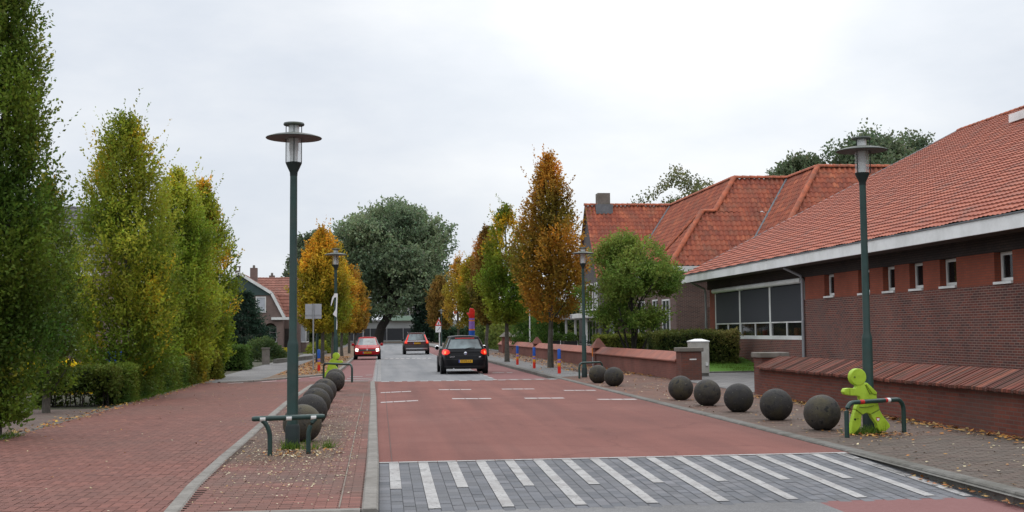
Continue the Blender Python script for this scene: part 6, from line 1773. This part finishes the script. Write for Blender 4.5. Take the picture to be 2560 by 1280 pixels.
rd.patch(rd.bpt, 'front_bumper', M['trim'], .0, .24, 90 - 56, 90 + 56, .014)
MB().box(-.06, .06, 1.915, 1.935, .57, .67).build('badge', M['chrome'], rd.root, world=False, bevel=.01)
plate(rd, 1.945, .44, 'TL-BN-94', 1)
mirror(rd, .80, .62, .93, rd.paint)

rd.root.scale = (1.04,) * 3
# ------------------------------------------------------------------ leaf litter and tufts
def litter(name, label, n, fn, ls, cols, seed, cat='fallen leaves'):
    rng = np.random.default_rng(seed)
    P = np.array([fn(rng) for _ in range(n)])
    ax = unit(np.concatenate([rng.normal(size=(n, 2)), rng.normal(0, .25, (n, 1))], 1))
    sd_ = unit(np.cross(ax, np.concatenate([rng.normal(0, .35, (n, 2)), np.ones((n, 1))], 1)))
    L = (ls * rng.uniform(.5, 1.3, n))[:, None]
    V = np.stack([P - ax * L * .5, P + sd_ * L * .3, P + ax * L * .5 + np.array([0, 0, .2]) * L * rng.uniform(-.2, .8, (n, 1)), P - sd_ * L * .3], 1)
    V[:, :, 2] = np.maximum(V[:, :, 2], P[:, 2:3] - .002)
    C = np.array(cols)[rng.integers(len(cols), size=n)] * (1 + rng.normal(0, .15, (n, 1)))
    o = leaf_object(name, [V], [np.clip(C, .01, .9)], M['leaf_ground'])
    o['kind'] = 'stuff'; o['label'] = label; o['category'] = cat
    return o
LC = [(.36, .15, .03), (.28, .10, .025), (.42, .22, .05), (.20, .085, .03), (.30, .2, .08)]
SPK = [(.42, .36, .22), (.36, .28, .16), (.5, .44, .3), (.34, .2, .09)]
def f_fence(r):
    y = r.uniform(9, 28) if r.uniform() < .8 else r.uniform(38, 60)
    return (9.08 + (0.35 if y > 37 else 0) - abs(r.normal(0, .22)), y, .03)
litter('fallen_leaves', 'orange fallen leaves drifted along the foot of the brick walls', 1500, f_fence, .10, LC, 301)
litter('fallen_leaves', 'scattered leaves over the right pavement', 900, lambda r: (r.uniform(6.3, 9.0), r.uniform(9, 40), .028), .055, LC + SPK, 302)
litter('fallen_leaves', 'pale petals and leaf bits scattered over the island paving', 2600, lambda r: (lambda y: (r.uniform(isl_x(y) + .12, -.3) if r.uniform() < .75 else r.normal(-1.1, .35), y, .031))(r.triangular(11.1, 15.5, 30)), .030, SPK, 303)
litter('fallen_leaves', 'yellow leaves along the hedge foot beside the left path', 1000, lambda r: (-5.98 + r.normal(0, .16), r.uniform(17, 45), .012), .075, LC + [(.4, .27, .04)], 304)
litter('fallen_leaves', 'sparse leaves on the left brick path', 220, lambda r: (r.uniform(-5.8, -2.4), r.uniform(11, 40), .008), .04, SPK + LC, 305)
litter('fallen_leaves', 'orange leaves carpeting the left verge under the trees', 2600, lambda r: (r.uniform(-4.1, -2.1), r.uniform(48, 85), .01), .13, LC, 306)
litter('fallen_leaves', 'orange leaves under the brown trees on the far right pavement', 1600, lambda r: (r.normal(8.6, .7), r.uniform(42, 90), .035), .12, LC, 307)
litter('fallen_leaves', 'leaves gathered in the gutter and round the lime green figure', 420, lambda r: (r.normal(7.3, .3), r.normal(17.3, .25), .03) if r.uniform() < .55 else (r.uniform(5.85, 6.02), r.uniform(9, 17), -.075 + .02), .07, LC, 308)
litter('fallen_leaves', 'leaves around the foot of the left foreground lamp and rail', 260, lambda r: (r.normal(-1.1, .28), r.normal(16.3, .3), .032), .055, SPK + LC, 309)
def tuft(name, label, spots, seed, n=170, h=.16, r_=.12):
    rng = np.random.default_rng(seed); Vs = []; Cs = []
    for (x, y, z) in spots:
        p = np.stack([rng.normal(x, r_, n), rng.normal(y, r_, n), np.full(n, z)], 1)
        d = unit(np.stack([rng.normal(0, .5, n), rng.normal(0, .5, n), np.ones(n)], 1))
        L = h * rng.uniform(.4, 1.1, n)
        sd_ = unit(np.cross(d, rng.normal(size=(n, 3)))) * .006
        V = np.stack([p - sd_, p + sd_, p + d * L[:, None] + sd_ * .2, p + d * L[:, None] - sd_ * .2], 1)
        Vs.append(V); Cs.append(np.clip(lerp((.06, .12, .015), (.14, .22, .03), rng.uniform(0, 1, n)), 0, 1))
    o = leaf_object(name, Vs, Cs, M['leaf']); o['kind'] = 'stuff'; o['label'] = label; o['category'] = 'grass'
    return o
tuft('grass_tuft', 'green grass tufts at the foot of the left foreground lamp', [(-1.27, 16.87, .02), (-1.18, 16.85, .02), (-.95, 16.8, .02), (-.74, 17.0, .02)], 401, 65, .15, .06)
tuft('grass_tuft', 'green grass tuft under the lime green figure', [(7.25, 17.55, .02), (7.38, 17.5, .02), (7.1, 17.5, .02)], 402, 90, .15, .09)
tuft('grass_tuft', 'weeds along the foot of the left trees and hedge', [(-6.0 + .05 * math.sin(k), 17.5 + k * .35, -.02) for k in range(9)] + [(-6.05, 30 + k * .5, -.01) for k in range(18)], 403, 90, .14, .10)

rng = np.random.default_rng(55)
lp = []
while len(lp) < 60:
    x, y = rng.uniform(11.2, 14.3), rng.uniform(43.0, 47.5); lp.append((x, y + .3 * (x > 12.5), lawn_z(x, y)))
tuft('lawn_grass', 'short green grass of the school lawn between cabinet and wall', lp, 404, 90, .09, .25)
